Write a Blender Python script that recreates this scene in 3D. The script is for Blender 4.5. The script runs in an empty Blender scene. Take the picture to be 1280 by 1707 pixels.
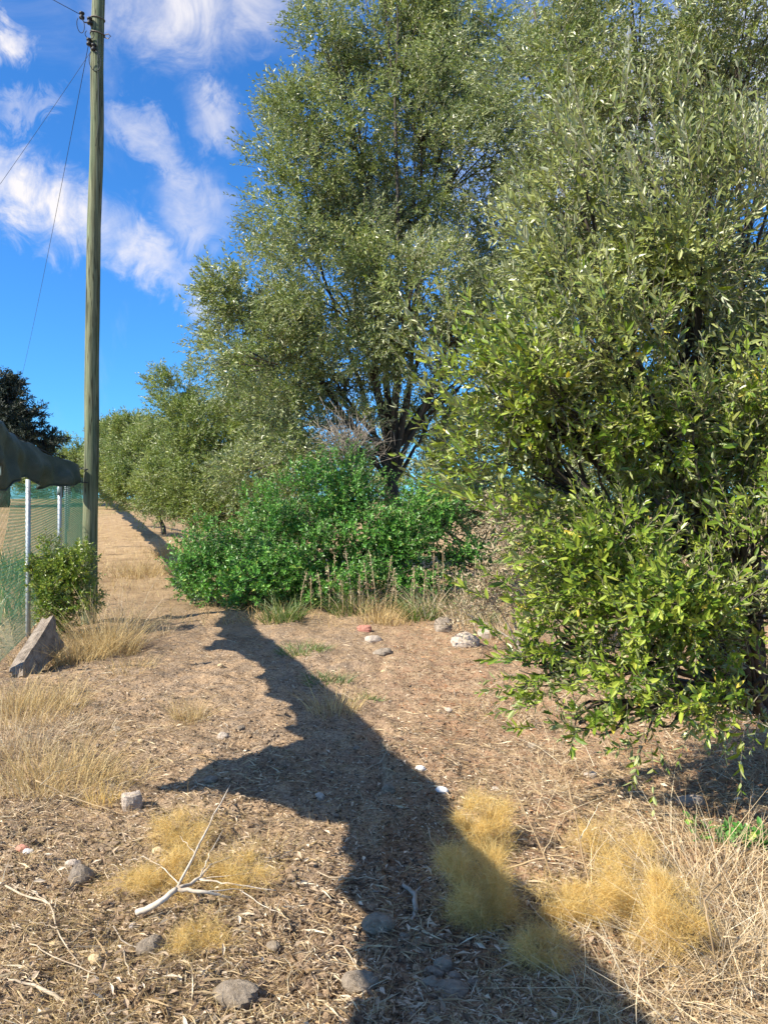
import bpy, math, numpy as np
from mathutils import Vector, Matrix
sc = bpy.context.scene
col = sc.collection
R = math.radians
CAMH = 1.6
F = 1290.0                      # focal length in photo pixels
def at(px, py, d):              # point seen at a photo pixel, d metres ahead
    return np.array([(px-640)/F*d, d, CAMH+(850-py)/F*d])

# ------------------------------------------------------------------ camera
cam = bpy.data.cameras.new('camera'); camo = bpy.data.objects.new('camera', cam); col.objects.link(camo)
camo.location = (0, 0, CAMH); camo.rotation_euler = (R(90), 0, 0)
cam.sensor_fit = 'VERTICAL'; cam.sensor_height = 24; cam.sensor_width = 18
cam.lens = 24*F/1707; cam.clip_start = 0.05; cam.clip_end = 3000
sc.camera = camo
# ------------------------------------------------------------------ light and sky
SUN_EL = R(40); LH = np.array([0.87, 0.49]); LH /= np.linalg.norm(LH)
LIGHT = np.array([LH[0]*math.cos(SUN_EL), LH[1]*math.cos(SUN_EL), -math.sin(SUN_EL)])
sun = bpy.data.lights.new('sun', 'SUN'); sun.energy = 5.0; sun.angle = R(0.55); sun.color = (1.0, 0.92, 0.78)
suno = bpy.data.objects.new('sun', sun); col.objects.link(suno)
suno.rotation_euler = Vector(LIGHT).to_track_quat('-Z', 'Y').to_euler(); suno.location = (-20, -8, 20)
world = bpy.data.worlds.new('World'); sc.world = world; world.use_nodes = True
sc.view_settings.view_transform = 'Standard'; sc.view_settings.look = 'None'
sc.view_settings.exposure = 1.06; sc.view_settings.gamma = 1.0; sc.view_settings.use_curve_mapping = False
sc.cycles.max_bounces = 6; sc.cycles.diffuse_bounces = 2; sc.cycles.transmission_bounces = 3; sc.cycles.transparent_max_bounces = 8

class NT:                        # small node helper
    def __init__(s, tree): s.t = tree; s.n = tree.nodes; s.l = tree.links
    def add(s, kind, **kw):
        n = s.n.new(kind)
        for k, v in kw.items(): setattr(n, k, v)
        return n
    def set(s, sock, v):
        if isinstance(v, bpy.types.NodeSocket): s.l.new(v, sock)
        else: sock.default_value = v
    def math(s, op, a, b=None, c=None, clamp=False):
        n = s.add('ShaderNodeMath', operation=op, use_clamp=clamp); s.set(n.inputs[0], a)
        if b is not None: s.set(n.inputs[1], b)
        if c is not None: s.set(n.inputs[2], c)
        return n.outputs[0]
    def mix(s, f, a, b, blend='MIX'):
        n = s.add('ShaderNodeMix', data_type='RGBA', blend_type=blend); s.set(n.inputs[0], f)
        for q, v in ((6, a), (7, b)):
            if isinstance(v, tuple): v = (v+(1,))[:4]
            s.set(n.inputs[q], v)
        return n.outputs[2]
    def noise(s, vec, scale, detail=4, rough=0.55, dist=0.0):
        n = s.add('ShaderNodeTexNoise'); n.inputs['Scale'].default_value = scale
        n.inputs['Detail'].default_value = detail; n.inputs['Roughness'].default_value = rough
        n.inputs['Distortion'].default_value = dist
        if vec is not None: s.l.new(vec, n.inputs['Vector'])
        return n.outputs[0]
    def ramp(s, f, stops, interp='LINEAR'):
        n = s.add('ShaderNodeValToRGB'); r = n.color_ramp; r.interpolation = interp
        while len(r.elements) < len(stops): r.elements.new(0.5)
        for e, (p, c) in zip(r.elements, stops):
            e.position = p; e.color = (c, c, c, 1) if not isinstance(c, tuple) else (c+(1,))[:4]
        s.l.new(f, n.inputs[0]); return n.outputs[0]
    def smooth(s, v, a, b, lo=0.0, hi=1.0):
        n = s.add('ShaderNodeMapRange', interpolation_type='SMOOTHSTEP'); s.set(n.inputs[0], v)
        for q, x in zip((1, 2, 3, 4), (a, b, lo, hi)): n.inputs[q].default_value = x
        return n.outputs[0]

def build_world():
    g = NT(world.node_tree); g.n.clear()
    out = g.add('ShaderNodeOutputWorld'); bg = g.add('ShaderNodeBackground')
    sky = g.add('ShaderNodeTexSky', sky_type='NISHITA'); sky.sun_disc = False
    sky.sun_elevation = SUN_EL; sky.sun_rotation = math.atan2(-LH[0], -LH[1])
    sky.air_density = 1.0; sky.dust_density = 0.4; sky.ozone_density = 2.2
    skyc = g.mix(1.0, sky.outputs[0], (0.30, 0.79, 1.32), 'MULTIPLY')
    tc = g.add('ShaderNodeTexCoord'); d = tc.outputs['Generated']
    sep = g.add('ShaderNodeSeparateXYZ'); g.l.new(d, sep.inputs[0])
    az = g.math('ARCTAN2', sep.outputs[0], sep.outputs[1]); el = g.math('ARCSINE', sep.outputs[2])
    # wispy cloud layer seen in azimuth / elevation, edges pulled about by noise
    n1 = g.noise(d, 9.0, 6, 0.6, 0.6); n2 = g.noise(d, 22.0, 6, 0.65, 1.2)
    wob = g.math('MULTIPLY', g.math('SUBTRACT', n1, 0.5), 0.13)
    wob2 = g.math('MULTIPLY', g.math('SUBTRACT', n2, 0.5), 0.10)
    total = None
    #          az     el    half-lengths   tilt  strength
    banks = [(-24.2, 20.3, 6.0, 2.6, -14, 1.1), (-17.5, 17.8, 3.4, 2.0, -28, 0.85), (-14.6, 33.0, 5.5, 4.0, 10, 0.85),
             (-17.0, 24.5, 3.5, 1.5, -38, 0.62), (-14.2, 20.8, 2.6, 3.2, 35, 0.58), (-12.4, 26.6, 2.2, 2.0, -30, 0.6),
             (-26.0, 28.8, 1.8, 1.4, 0, 1.0), (-13.6, 15.2, 1.6, 2.4, 0, 0.55), (-24.5, 25.5, 2.4, 0.9, 20, 0.4),
             (-10.0, 33.0, 3.5, 2.5, 0, 0.6),
             (20, 26, 16, 6, 12, 0.9), (60, 30, 20, 8, -10, 0.9), (-70, 24, 18, 7, 14, 0.9), (-120, 34, 20, 9, 0, 0.8), (110, 22, 18, 7, 5, 0.9), (165, 28, 20, 8, -12, 0.9),  # unseen banks from here on, enlarged and added to whiten the ambient light
             (-45, 40, 14, 6, -10, 0.9), (10, 52, 30, 9, 8, 0.9), (90, 52, 34, 10, -6, 0.9), (-160, 55, 36, 10, 5, 0.9), (-80, 58, 30, 8, -8, 0.9), (-30, 70, 60, 8, 0, 0.9), (140, 72, 70, 8, 0, 0.9), (-150, 20, 14, 5, 6, 0.8)]
    for (a0, e0, la, le, tilt, k) in banks:
        da = g.math('ADD', g.math('SUBTRACT', az, R(a0)), wob); de = g.math('ADD', g.math('SUBTRACT', el, R(e0)), wob2)
        c, s = math.cos(R(tilt)), math.sin(R(tilt))
        u = g.math('ADD', g.math('MULTIPLY', da, c/R(la)), g.math('MULTIPLY', de, s/R(la)))
        v = g.math('ADD', g.math('MULTIPLY', da, -s/R(le)), g.math('MULTIPLY', de, c/R(le)))
        r = g.math('SQRT', g.math('ADD', g.math('MULTIPLY', u, u), g.math('MULTIPLY', v, v)))
        m = g.math('MULTIPLY', g.smooth(r, 1.35, 0.15), k)
        total = m if total is None else g.math('MAXIMUM', total, m)
    fine = g.smooth(g.noise(d, 11.0, 8, 0.62, 1.8), 0.28, 0.70, 0.35, 1.1)
    thin = g.math('MULTIPLY', g.smooth(g.noise(d, 5.0, 7, 0.6, 1.0), 0.5, 0.85), 0.30)
    dens = g.math('MAXIMUM', g.math('MULTIPLY', total, fine), thin, clamp=True)
    dens = g.math('MULTIPLY', dens, g.smooth(el, R(1), R(9)))
    cl = g.mix(dens, skyc, (5.8, 5.6, 5.7))
    g.l.new(cl, bg.inputs[0]); bg.inputs[1].default_value = 0.084
    g.l.new(bg.outputs[0], out.inputs[0])
build_world()

# ------------------------------------------------------------------ helpers
def nrm(a): return a/np.maximum(np.linalg.norm(a, axis=-1, keepdims=True), 1e-9)
def link(o, parent=None):
    col.objects.link(o)
    if parent is not None: o.parent = parent
    return o
def tag(o, label=None, cat=None, group=None, kind=None):
    for k, v in (('label', label), ('category', cat), ('group', group), ('kind', kind)):
        if v: o[k] = v
    return o
def empty(name, loc=(0, 0, 0), label=None, cat=None, group=None):
    o = bpy.data.objects.new(name, None); o.location = loc; o.empty_display_size = 0.1
    return tag(link(o), label, cat, group)
class MB:                        # collects verts and faces; build() makes ONE mesh object
    def __init__(s): s.v = []; s.q = []; s.t = []; s.n = 0
    def add(s, v, quads=None, tris=None):
        v = np.asarray(v, float).reshape(-1, 3)
        if quads is not None and len(quads): s.q.append(np.asarray(quads, np.int64).reshape(-1, 4)+s.n)
        if tris is not None and len(tris): s.t.append(np.asarray(tris, np.int64).reshape(-1, 3)+s.n)
        s.v.append(v); s.n += len(v); return s
    def tube(s, pts, rad, sides=8, cap=True, rng=None, rough=0.0):
        pts = np.asarray(pts, float); m = len(pts); rad = np.broadcast_to(np.asarray(rad, float), (m,))
        t = nrm(np.gradient(pts, axis=0)); ref = np.array([0.31, 0.17, 0.93])
        if abs(np.dot(nrm(pts[-1]-pts[0]), ref)) > 0.93: ref = np.array([1.0, 0.1, 0.0])
        u = nrm(np.cross(t, ref)); w = np.cross(t, u)
        a = np.arange(sides)*2*np.pi/sides
        rr = rad[:, None]*np.ones(sides)
        if rng is not None: rr = rr*(1+rough*rng.normal(size=(m, sides)))
        v = pts[:, None]+rr[..., None]*(np.cos(a)[None, :, None]*u[:, None]+np.sin(a)[None, :, None]*w[:, None])
        i = np.arange(m-1)[:, None]*sides; k = np.arange(sides)[None]; k2 = (k+1) % sides
        q = np.stack([i+k, i+k2, i+sides+k2, i+sides+k], -1).reshape(-1, 4)
        tr = []
        if cap:
            for b, flip in ((0, 1), ((m-1)*sides, 0)):
                for j in range(1, sides-1): tr.append((b, b+j+1, b+j) if flip else (b, b+j, b+j+1))
        return s.add(v, q, tr)
    def box(s, c, h, rot=None):
        v = np.array([(x, y, z) for x in (-1, 1) for y in (-1, 1) for z in (-1, 1)], float)*np.asarray(h)
        if rot is not None: v = v@np.asarray(rot).T
        return s.add(v+np.asarray(c), [(0, 1, 3, 2), (4, 6, 7, 5), (0, 4, 5, 1), (2, 3, 7, 6), (0, 2, 6, 4), (1, 5, 7, 3)])
    def mesh(s, name, smooth=False):
        V = np.concatenate(s.v) if s.v else np.zeros((0, 3))
        me = bpy.data.meshes.new(name); me.vertices.add(len(V)); me.vertices.foreach_set('co', V.astype(np.float32).ravel())
        q = np.concatenate(s.q) if s.q else np.zeros((0, 4), int); t = np.concatenate(s.t) if s.t else np.zeros((0, 3), int)
        li = np.concatenate([q.ravel(), t.ravel()]).astype(np.int32)
        me.loops.add(len(li)); me.loops.foreach_set('vertex_index', li)
        st = np.concatenate([np.arange(len(q))*4, len(q)*4+np.arange(len(t))*3]).astype(np.int32)
        me.polygons.add(len(st)); me.polygons.foreach_set('loop_start', st)
        me.polygons.foreach_set('use_smooth', np.full(len(st), smooth))
        me.update(calc_edges=True); return me
    def build(s, name, mat, parent=None, smooth=False, loc=None):
        if loc is not None: s.v = [v-np.asarray(loc) for v in s.v]
        me = s.mesh(name, smooth); me.materials.append(mat)
        o = bpy.data.objects.new(name, me)
        if loc is not None: o.location = loc
        return link(o, parent)

# value noise on the plane
_h = np.random.default_rng(5).random((257, 257))
def vnoise(x, y):
    xi = np.floor(x).astype(int); yi = np.floor(y).astype(int); fx = x-xi; fy = y-yi
    fx = fx*fx*(3-2*fx); fy = fy*fy*(3-2*fy); a = xi % 256; b = yi % 256
    return ((_h[a, b]*(1-fx)+_h[a+1, b]*fx)*(1-fy)+(_h[a, b+1]*(1-fx)+_h[a+1, b+1]*fx)*fy)-0.5
def sst(x, a, b):
    t = np.clip((x-a)/(b-a), 0, 1); return t*t*(3-2*t)
def ground_z(x, y):
    x = np.asarray(x, float); y = np.asarray(y, float)
    yy = np.clip(y, -20, 56)
    base = 0.055*np.where(yy < 9, 0, np.where(yy < 11, (yy-9)**2/4, yy-10))
    xr = -4.5-0.40*(y-20.6)
    drop = 0.45*sst(x-xr, -0.15, 0.60)*sst(y, 13.5, 17)*(1-sst(y, 60, 90))
    near = 1-sst(np.abs(y-6), 10, 30)
    n = 0.07*vnoise(x*0.45+9, y*0.45)+0.05*vnoise(x*1.3, y*1.3+7)
    n = n+near*(0.055*vnoise(x*3.1, y*3.1)+0.045*vnoise(x*7.3+3, y*7.3)+0.032*vnoise(x*15, y*15+5)+0.012*vnoise(x*33, y*33))
    far = 0.6*vnoise(x*0.02+40, y*0.02)*sst(np.hypot(x, y), 30, 90)
    return base-drop+n+far

# ------------------------------------------------------------------ materials
def new_mat(name):
    m = bpy.data.materials.new(name); m.use_nodes = True; g = NT(m.node_tree); g.n.clear()
    out = g.add('ShaderNodeOutputMaterial'); p = g.add('ShaderNodeBsdfPrincipled')
    g.l.new(p.outputs[0], out.inputs[0]); return m, g, p, out
def rnd(g):                      # a random number per leaf, blade or piece
    geo = g.add('ShaderNodeNewGeometry'); oi = g.add('ShaderNodeObjectInfo')
    return geo, g.math('FRACT', g.math('ADD', geo.outputs['Random Per Island'], oi.outputs['Random']))
def leaf_mat(name, stops, back, trans=0.3, rough=0.45, tcol=None, spec=0.5, backmix=1.0):
    m, g, p, out = new_mat(name); geo, r = rnd(g)
    c = g.ramp(r, stops)
    big = g.noise(geo.outputs['Position'], 1.1, 2)
    c = g.mix(1.0, c, g.ramp(big, [(0.3, (0.80, 0.84, 0.8)), (0.7, (1.2, 1.15, 1.05))]), 'MULTIPLY')
    cb = g.mix(0.35, back, c)
    cc = g.mix(g.math('MULTIPLY', geo.outputs['Backfacing'], backmix), c, cb)
    g.l.new(cc, p.inputs['Base Color']); p.inputs['Roughness'].default_value = rough; p.inputs['Specular IOR Level'].default_value = spec
    tr = g.add('ShaderNodeBsdfTranslucent'); g.l.new(g.mix(1.0, c, tcol or (1.5, 1.6, 0.6), 'MULTIPLY'), tr.inputs[0])
    mx = g.add('ShaderNodeMixShader'); mx.inputs[0].default_value = trans
    g.l.new(p.outputs[0], mx.inputs[1]); g.l.new(tr.outputs[0], mx.inputs[2]); g.l.new(mx.outputs[0], out.inputs[0]); return m
def dry_mat(name, stops, trans=0.2, rough=0.7):
    m, g, p, out = new_mat(name); geo, r = rnd(g); c = g.ramp(r, stops)
    g.l.new(c, p.inputs['Base Color']); p.inputs['Roughness'].default_value = rough; p.inputs['Specular IOR Level'].default_value = 0.25
    tr = g.add('ShaderNodeBsdfTranslucent'); g.l.new(c, tr.inputs[0])
    mx = g.add('ShaderNodeMixShader'); mx.inputs[0].default_value = trans
    g.l.new(p.outputs[0], mx.inputs[1]); g.l.new(tr.outputs[0], mx.inputs[2]); g.l.new(mx.outputs[0], out.inputs[0]); return m
def noisy_mat(name, stops, scale=(4, 4, 4), detail=6, rough=0.85, bump=0.4, bscale=None, dist=0.02, metal=0.0, spec=0.3):
    m, g, p, out = new_mat(name); tc = g.add('ShaderNodeTexCoord'); mp = g.add('ShaderNodeMapping')
    g.l.new(tc.outputs['Object'], mp.inputs[0]); mp.inputs['Scale'].default_value = scale
    oi = g.add('ShaderNodeObjectInfo'); off = g.add('ShaderNodeVectorMath', operation='ADD')
    g.l.new(mp.outputs[0], off.inputs[0]); g.l.new(g.math('MULTIPLY', oi.outputs['Random'], 37.0), off.inputs[1])
    n = g.noise(off.outputs[0], 1.0, detail, 0.65)
    g.l.new(g.ramp(n, stops), p.inputs['Base Color']); p.inputs['Roughness'].default_value = rough
    p.inputs['Metallic'].default_value = metal; p.inputs['Specular IOR Level'].default_value = spec
    if bump:
        b = g.add('ShaderNodeBump'); b.inputs['Strength'].default_value = bump; b.inputs['Distance'].default_value = dist
        g.l.new(g.noise(off.outputs[0], bscale or 2.5, 8, 0.7), b.inputs['Height']); g.l.new(b.outputs[0], p.inputs['Normal'])
    return m

M = {}
M['olive'] = leaf_mat('olive_leaf', [(0, (0.095, 0.138, 0.040)), (0.4, (0.165, 0.210, 0.066)), (0.8, (0.250, 0.290, 0.110)), (1, (0.42, 0.42, 0.22))], (0.45, 0.47, 0.30), 0.20, 0.36)
M['olive_near'] = leaf_mat('broad_olive_leaf', [(0, (0.075, 0.140, 0.016)), (0.45, (0.170, 0.250, 0.028)), (0.85, (0.275, 0.340, 0.050)), (0.985, (0.31, 0.33, 0.065)), (1, (0.55, 0.42, 0.06))], (0.40, 0.42, 0.22), 0.20, 0.36)
M['olive_young'] = leaf_mat('young_olive_leaf', [(0, (0.130, 0.165, 0.045)), (0.5, (0.215, 0.245, 0.075)), (1, (0.32, 0.34, 0.13))], (0.56, 0.58, 0.42), 0.18, 0.38)
M['olive_far'] = leaf_mat('distant_olive_leaf', [(0, (0.115, 0.168, 0.044)), (0.6, (0.18, 0.235, 0.068)), (1, (0.30, 0.33, 0.125))], (0.38, 0.40, 0.23), 0.22, 0.45)
M['green'] = leaf_mat('glossy_green_leaf', [(0, (0.038, 0.130, 0.020)), (0.5, (0.082, 0.245, 0.036)), (0.92, (0.16, 0.35, 0.06)), (1, (0.33, 0.38, 0.09))], (0.16, 0.27, 0.10), 0.18, 0.42)
M['weed'] = leaf_mat('weed_leaf', [(0, (0.075, 0.13, 0.03)), (0.6, (0.115, 0.175, 0.045)), (1, (0.19, 0.21, 0.08))], (0.18, 0.22, 0.10), 0.3, 0.5)
M['conifer'] = leaf_mat('conifer_needles', [(0, (0.012, 0.022, 0.016)), (1, (0.026, 0.042, 0.026))], (0.03, 0.045, 0.03), 0.08, 0.6)
M['straw'] = dry_mat('straw', [(0, (0.36, 0.245, 0.13)), (0.4, (0.54, 0.40, 0.23)), (0.75, (0.65, 0.52, 0.33)), (1, (0.72, 0.64, 0.48))], 0.22)
M['gold'] = dry_mat('golden_dry_weed', [(0, (0.59, 0.38, 0.10)), (0.5, (0.77, 0.55, 0.19)), (1, (0.86, 0.69, 0.34))], 0.4)
M['tuft'] = dry_mat('dry_grass', [(0, (0.38, 0.25, 0.10)), (0.5, (0.56, 0.41, 0.18)), (1, (0.68, 0.55, 0.30))], 0.3)
M['litter'] = dry_mat('ground_litter', [(0, (0.085, 0.055, 0.035)), (0.25, (0.22, 0.15, 0.095)), (0.5, (0.38, 0.285, 0.195)), (0.8, (0.54, 0.42, 0.29)), (1, (0.70, 0.60, 0.46))], 0.1, 0.8)
M['darklitter'] = dry_mat('dark_litter', [(0, (0.045, 0.032, 0.022)), (0.6, (0.12, 0.085, 0.06)), (1, (0.22, 0.16, 0.11))], 0.05, 0.9)
M['redlitter'] = dry_mat('russet_litter', [(0, (0.20, 0.085, 0.04)), (0.5, (0.36, 0.17, 0.08)), (1, (0.50, 0.30, 0.16))], 0.1, 0.8)
M['bark'] = noisy_mat('bark', [(0.3, (0.035, 0.028, 0.022)), (0.55, (0.085, 0.07, 0.055)), (0.8, (0.15, 0.13, 0.11))], (9, 9, 2.5), bump=0.7)
M['twig'] = noisy_mat('twig_bark', [(0.3, (0.12, 0.10, 0.07)), (0.7, (0.24, 0.21, 0.16))], (20, 20, 20), bump=0)
M['deadwood'] = noisy_mat('bleached_wood', [(0.25, (0.30, 0.23, 0.16)), (0.5, (0.55, 0.47, 0.37)), (0.8, (0.68, 0.62, 0.53))], (14, 14, 14), bump=0.4, dist=0.004)
M['drytwig'] = noisy_mat('tan_dry_twig', [(0.25, (0.24, 0.175, 0.11)), (0.55, (0.44, 0.355, 0.25)), (0.8, (0.58, 0.50, 0.39))], (14, 14, 14), bump=0.3, dist=0.003)
M['greywood'] = noisy_mat('grey_dead_twigs', [(0.3, (0.22, 0.18, 0.14)), (0.7, (0.38, 0.33, 0.27))], (14, 14, 14), bump=0)
M['stone'] = noisy_mat('grey_stone', [(0.25, (0.15, 0.115, 0.08)), (0.6, (0.29, 0.235, 0.175)), (0.85, (0.42, 0.355, 0.28))], (34, 34, 34), bump=1.0, dist=0.012)
M['palestone'] = noisy_mat('pale_stone', [(0.25, (0.29, 0.235, 0.185)), (0.55, (0.46, 0.385, 0.315)), (0.85, (0.58, 0.51, 0.43))], (30, 30, 30), bump=1.0, dist=0.012)
M['whitestone'] = noisy_mat('white_stone', [(0.25, (0.50, 0.48, 0.45)), (0.75, (0.70, 0.69, 0.67))], (18, 18, 18), bump=0.4, dist=0.004)
M['tanstone'] = noisy_mat('tan_stone', [(0.25, (0.36, 0.26, 0.14)), (0.75, (0.58, 0.44, 0.26))], (20, 20, 20), bump=0.5, dist=0.004)
M['redstone'] = noisy_mat('red_brick', [(0.25, (0.33, 0.12, 0.08)), (0.75, (0.48, 0.24, 0.18))], (20, 20, 20), bump=0.5, dist=0.004)
M['concrete'] = noisy_mat('concrete', [(0.3, (0.12, 0.095, 0.07)), (0.5, (0.27, 0.22, 0.17)), (0.75, (0.40, 0.34, 0.27))], (11, 11, 11), bump=1.0, dist=0.03)
M['galv'] = noisy_mat('galvanised_steel', [(0.3, (0.34, 0.38, 0.40)), (0.7, (0.50, 0.54, 0.56))], (9, 9, 3), rough=0.5, bump=0.1, metal=0.35, spec=0.5)
M['netting'] = noisy_mat('green_plastic_wire', [(0.3, (0.03, 0.16, 0.10)), (0.7, (0.06, 0.24, 0.15))], (5, 5, 5), rough=0.5, bump=0)
M['black'] = noisy_mat('black_fitting', [(0.3, (0.012, 0.012, 0.014)), (0.7, (0.03, 0.03, 0.032))], (9, 9, 9), rough=0.5, bump=0)
M['cable'] = noisy_mat('cable', [(0.3, (0.02, 0.025, 0.035)), (0.7, (0.035, 0.04, 0.05))], (2, 2, 2), rough=0.6, bump=0)
M['rust'] = noisy_mat('steel_band', [(0.3, (0.10, 0.08, 0.065)), (0.7, (0.22, 0.19, 0.16))], (20, 20, 20), rough=0.6, bump=0.2, metal=0.4)
M['cloth'] = noisy_mat('dark_green_cloth', [(0.3, (0.026, 0.042, 0.036)), (0.55, (0.050, 0.074, 0.064)), (0.75, (0.105, 0.13, 0.115))], (3.2, 3.2, 6.0), rough=0.6, bump=0.5, bscale=6, dist=0.02)

def pole_mat():
    m, g, p, out = new_mat('treated_pole_wood'); tc = g.add('ShaderNodeTexCoord'); mp = g.add('ShaderNodeMapping')
    g.l.new(tc.outputs['Object'], mp.inputs[0]); mp.inputs['Scale'].default_value = (34, 34, 1.0)
    grain = g.noise(mp.outputs[0], 1.0, 8, 0.7, 0.3); mp2 = g.add('ShaderNodeMapping'); g.l.new(tc.outputs['Object'], mp2.inputs[0])
    mp2.inputs['Scale'].default_value = (5, 5, 0.9); blot = g.noise(mp2.outputs[0], 1.0, 5, 0.6)
    c = g.ramp(grain, [(0.33, (0.05, 0.048, 0.032)), (0.48, (0.21, 0.205, 0.135)), (0.68, (0.36, 0.345, 0.25))])
    c = g.mix(g.smooth(blot, 0.42, 0.62), c, g.ramp(grain, [(0.34, (0.06, 0.075, 0.045)), (0.66, (0.25, 0.29, 0.19))]))
    c = g.mix(g.smooth(blot, 0.58, 0.70, 0, 0.6), c, (0.36, 0.32, 0.25))
    mp3 = g.add('ShaderNodeMapping'); g.l.new(tc.outputs['Object'], mp3.inputs[0]); mp3.inputs['Scale'].default_value = (16, 16, 0.55); crack = g.noise(mp3.outputs[0], 1.0, 3, 0.5)
    c = g.mix(g.math('MULTIPLY', g.smooth(g.math('ABSOLUTE', g.math('SUBTRACT', crack, 0.5)), 0.03, 0.0), 0.8), c, (0.025, 0.022, 0.016))
    c = g.mix(1.0, c, (0.70, 0.76, 0.66), 'MULTIPLY')
    g.l.new(c, p.inputs['Base Color']); p.inputs['Roughness'].default_value = 0.85; p.inputs['Specular IOR Level'].default_value = 0.2
    b = g.add('ShaderNodeBump'); b.inputs['Strength'].default_value = 0.7; b.inputs['Distance'].default_value = 0.012
    g.l.new(grain, b.inputs['Height']); g.l.new(b.outputs[0], p.inputs['Normal']); return m
M['pole'] = pole_mat()

def ground_mat():
    m, g, p, out = new_mat('dry_earth'); geo = g.add('ShaderNodeNewGeometry'); P = geo.outputs['Position']
    fine = g.noise(P, 55, 8, 0.75); med = g.noise(P, 6.5, 6, 0.65, 0.4); big = g.noise(P, 0.55, 5, 0.6); mid2 = g.noise(P, 19, 5, 0.7)
    c = g.ramp(fine, [(0.30, (0.085, 0.06, 0.04)), (0.43, (0.23, 0.17, 0.115)), (0.56, (0.40, 0.32, 0.225)), (0.72, (0.58, 0.49, 0.36))])
    c2 = g.ramp(fine, [(0.30, (0.075, 0.06, 0.048)), (0.5, (0.25, 0.21, 0.165)), (0.72, (0.46, 0.40, 0.33))])
    c = g.mix(g.smooth(med, 0.40, 0.62), c, c2)
    c = g.mix(g.math('MULTIPLY', g.smooth(mid2, 0.52, 0.66), 0.6), c, (0.11, 0.08, 0.055))
    c = g.mix(g.smooth(g.noise(P, 2.1, 5, 0.6, 0.5), 0.50, 0.68, 0, 0.55), c, g.ramp(fine, [(0.32, (0.05, 0.04, 0.03)), (0.55, (0.15, 0.12, 0.09)), (0.75, (0.30, 0.25, 0.195))]))
    sep = g.add('ShaderNodeSeparateXYZ'); g.l.new(P, sep.inputs[0])
    # russet fallen leaves under the trees on the right, blond turf farther along the track
    red = g.math('MULTIPLY', g.smooth(sep.outputs[0], -0.6, 0.6), g.smooth(med, 0.45, 0.6, 0, 0.45))
    c = g.mix(red, c, (0.36, 0.21, 0.12))
    blond = g.ramp(g.noise(P, 3.2, 7, 0.7), [(0.3, (0.17, 0.12, 0.07)), (0.5, (0.32, 0.245, 0.15)), (0.7, (0.43, 0.35, 0.225))])
    c = g.mix(g.math('MULTIPLY', g.smooth(sep.outputs[1], 9, 15), 0.8), c, blond)
    gr = g.math('MULTIPLY', g.smooth(big, 0.5, 0.62), g.smooth(sep.outputs[1], 25, 60))
    c = g.mix(gr, c, (0.13, 0.15, 0.05))
    c = g.mix(1.0, c, (1.23, 1.09, 0.95), 'MULTIPLY')
    g.l.new(c, p.inputs['Base Color']); p.inputs['Roughness'].default_value = 0.95; p.inputs['Specular IOR Level'].default_value = 0.1
    b = g.add('ShaderNodeBump'); b.inputs['Strength'].default_value = 0.9; b.inputs['Distance'].default_value = 0.03
    g.l.new(g.math('ADD', g.math('MULTIPLY', fine, 0.7), mid2), b.inputs['Height']); g.l.new(b.outputs[0], p.inputs['Normal']); return m
M['ground'] = ground_mat()

# ------------------------------------------------------------------ ground
def grade(a, b, step, lo, hi, k=1.16):
    c = list(np.arange(a, b+1e-6, step)); s = step; x = c[-1]
    while x < hi: s *= k; x += s; c.append(x)
    s = step; x = c[0]; left = []
    while x > lo: s *= k; x -= s; left.append(x)
    return np.array(left[::-1]+c)
gx = grade(-3.4, 3.2, 0.036, -700, 700, 1.12); gy = grade(1.9, 8.0, 0.036, -40, 1500, 1.07)
X, Y = np.meshgrid(gx, gy); Z = ground_z(X, Y); nx, ny = len(gx), len(gy)
ii = (np.arange(ny-1)[:, None]*nx+np.arange(nx-1)[None]).ravel()
MB().add(np.stack([X, Y, Z], -1), np.stack([ii, ii+1, ii+nx+1, ii+nx], -1)).build('ground', M['ground'], smooth=True)['kind'] = 'structure'

# ------------------------------------------------------------------ plants: generators
def add_leaves(mb, p, d, n, L, W, simple=True, fold=0.25, curl=0.12):
    n = nrm(n-d*np.sum(n*d, -1, keepdims=True)); s = np.cross(d, n); L = L[:, None]; W = W[:, None]
    tip = p+d*L-n*curl*L
    if simple:
        m = p+d*L*0.48
        r = m+s*W*0.5+n*W*fold*0.5; l = m-s*W*0.5+n*W*fold*0.5
        v = np.stack([p, r, tip, l], 1); k = np.arange(len(p))[:, None]*4
        mb.add(v.reshape(-1, 3), None, np.concatenate([k+np.array([[0, 1, 2]]), k+np.array([[0, 2, 3]])]))
    else:
        def pt(t, w): return p+d*L*t-n*curl*L*t*t+s*W*w+n*W*abs(w)*fold
        v = np.stack([p, pt(.32, .46), pt(.68, .42), tip, pt(.68, -.42), pt(.32, -.46)], 1); k = np.arange(len(p))[:, None]*6
        mb.add(v.reshape(-1, 3), np.concatenate([k+np.array([[0, 1, 2, 3]]), k+np.array([[0, 3, 4, 5]])]))
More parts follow.
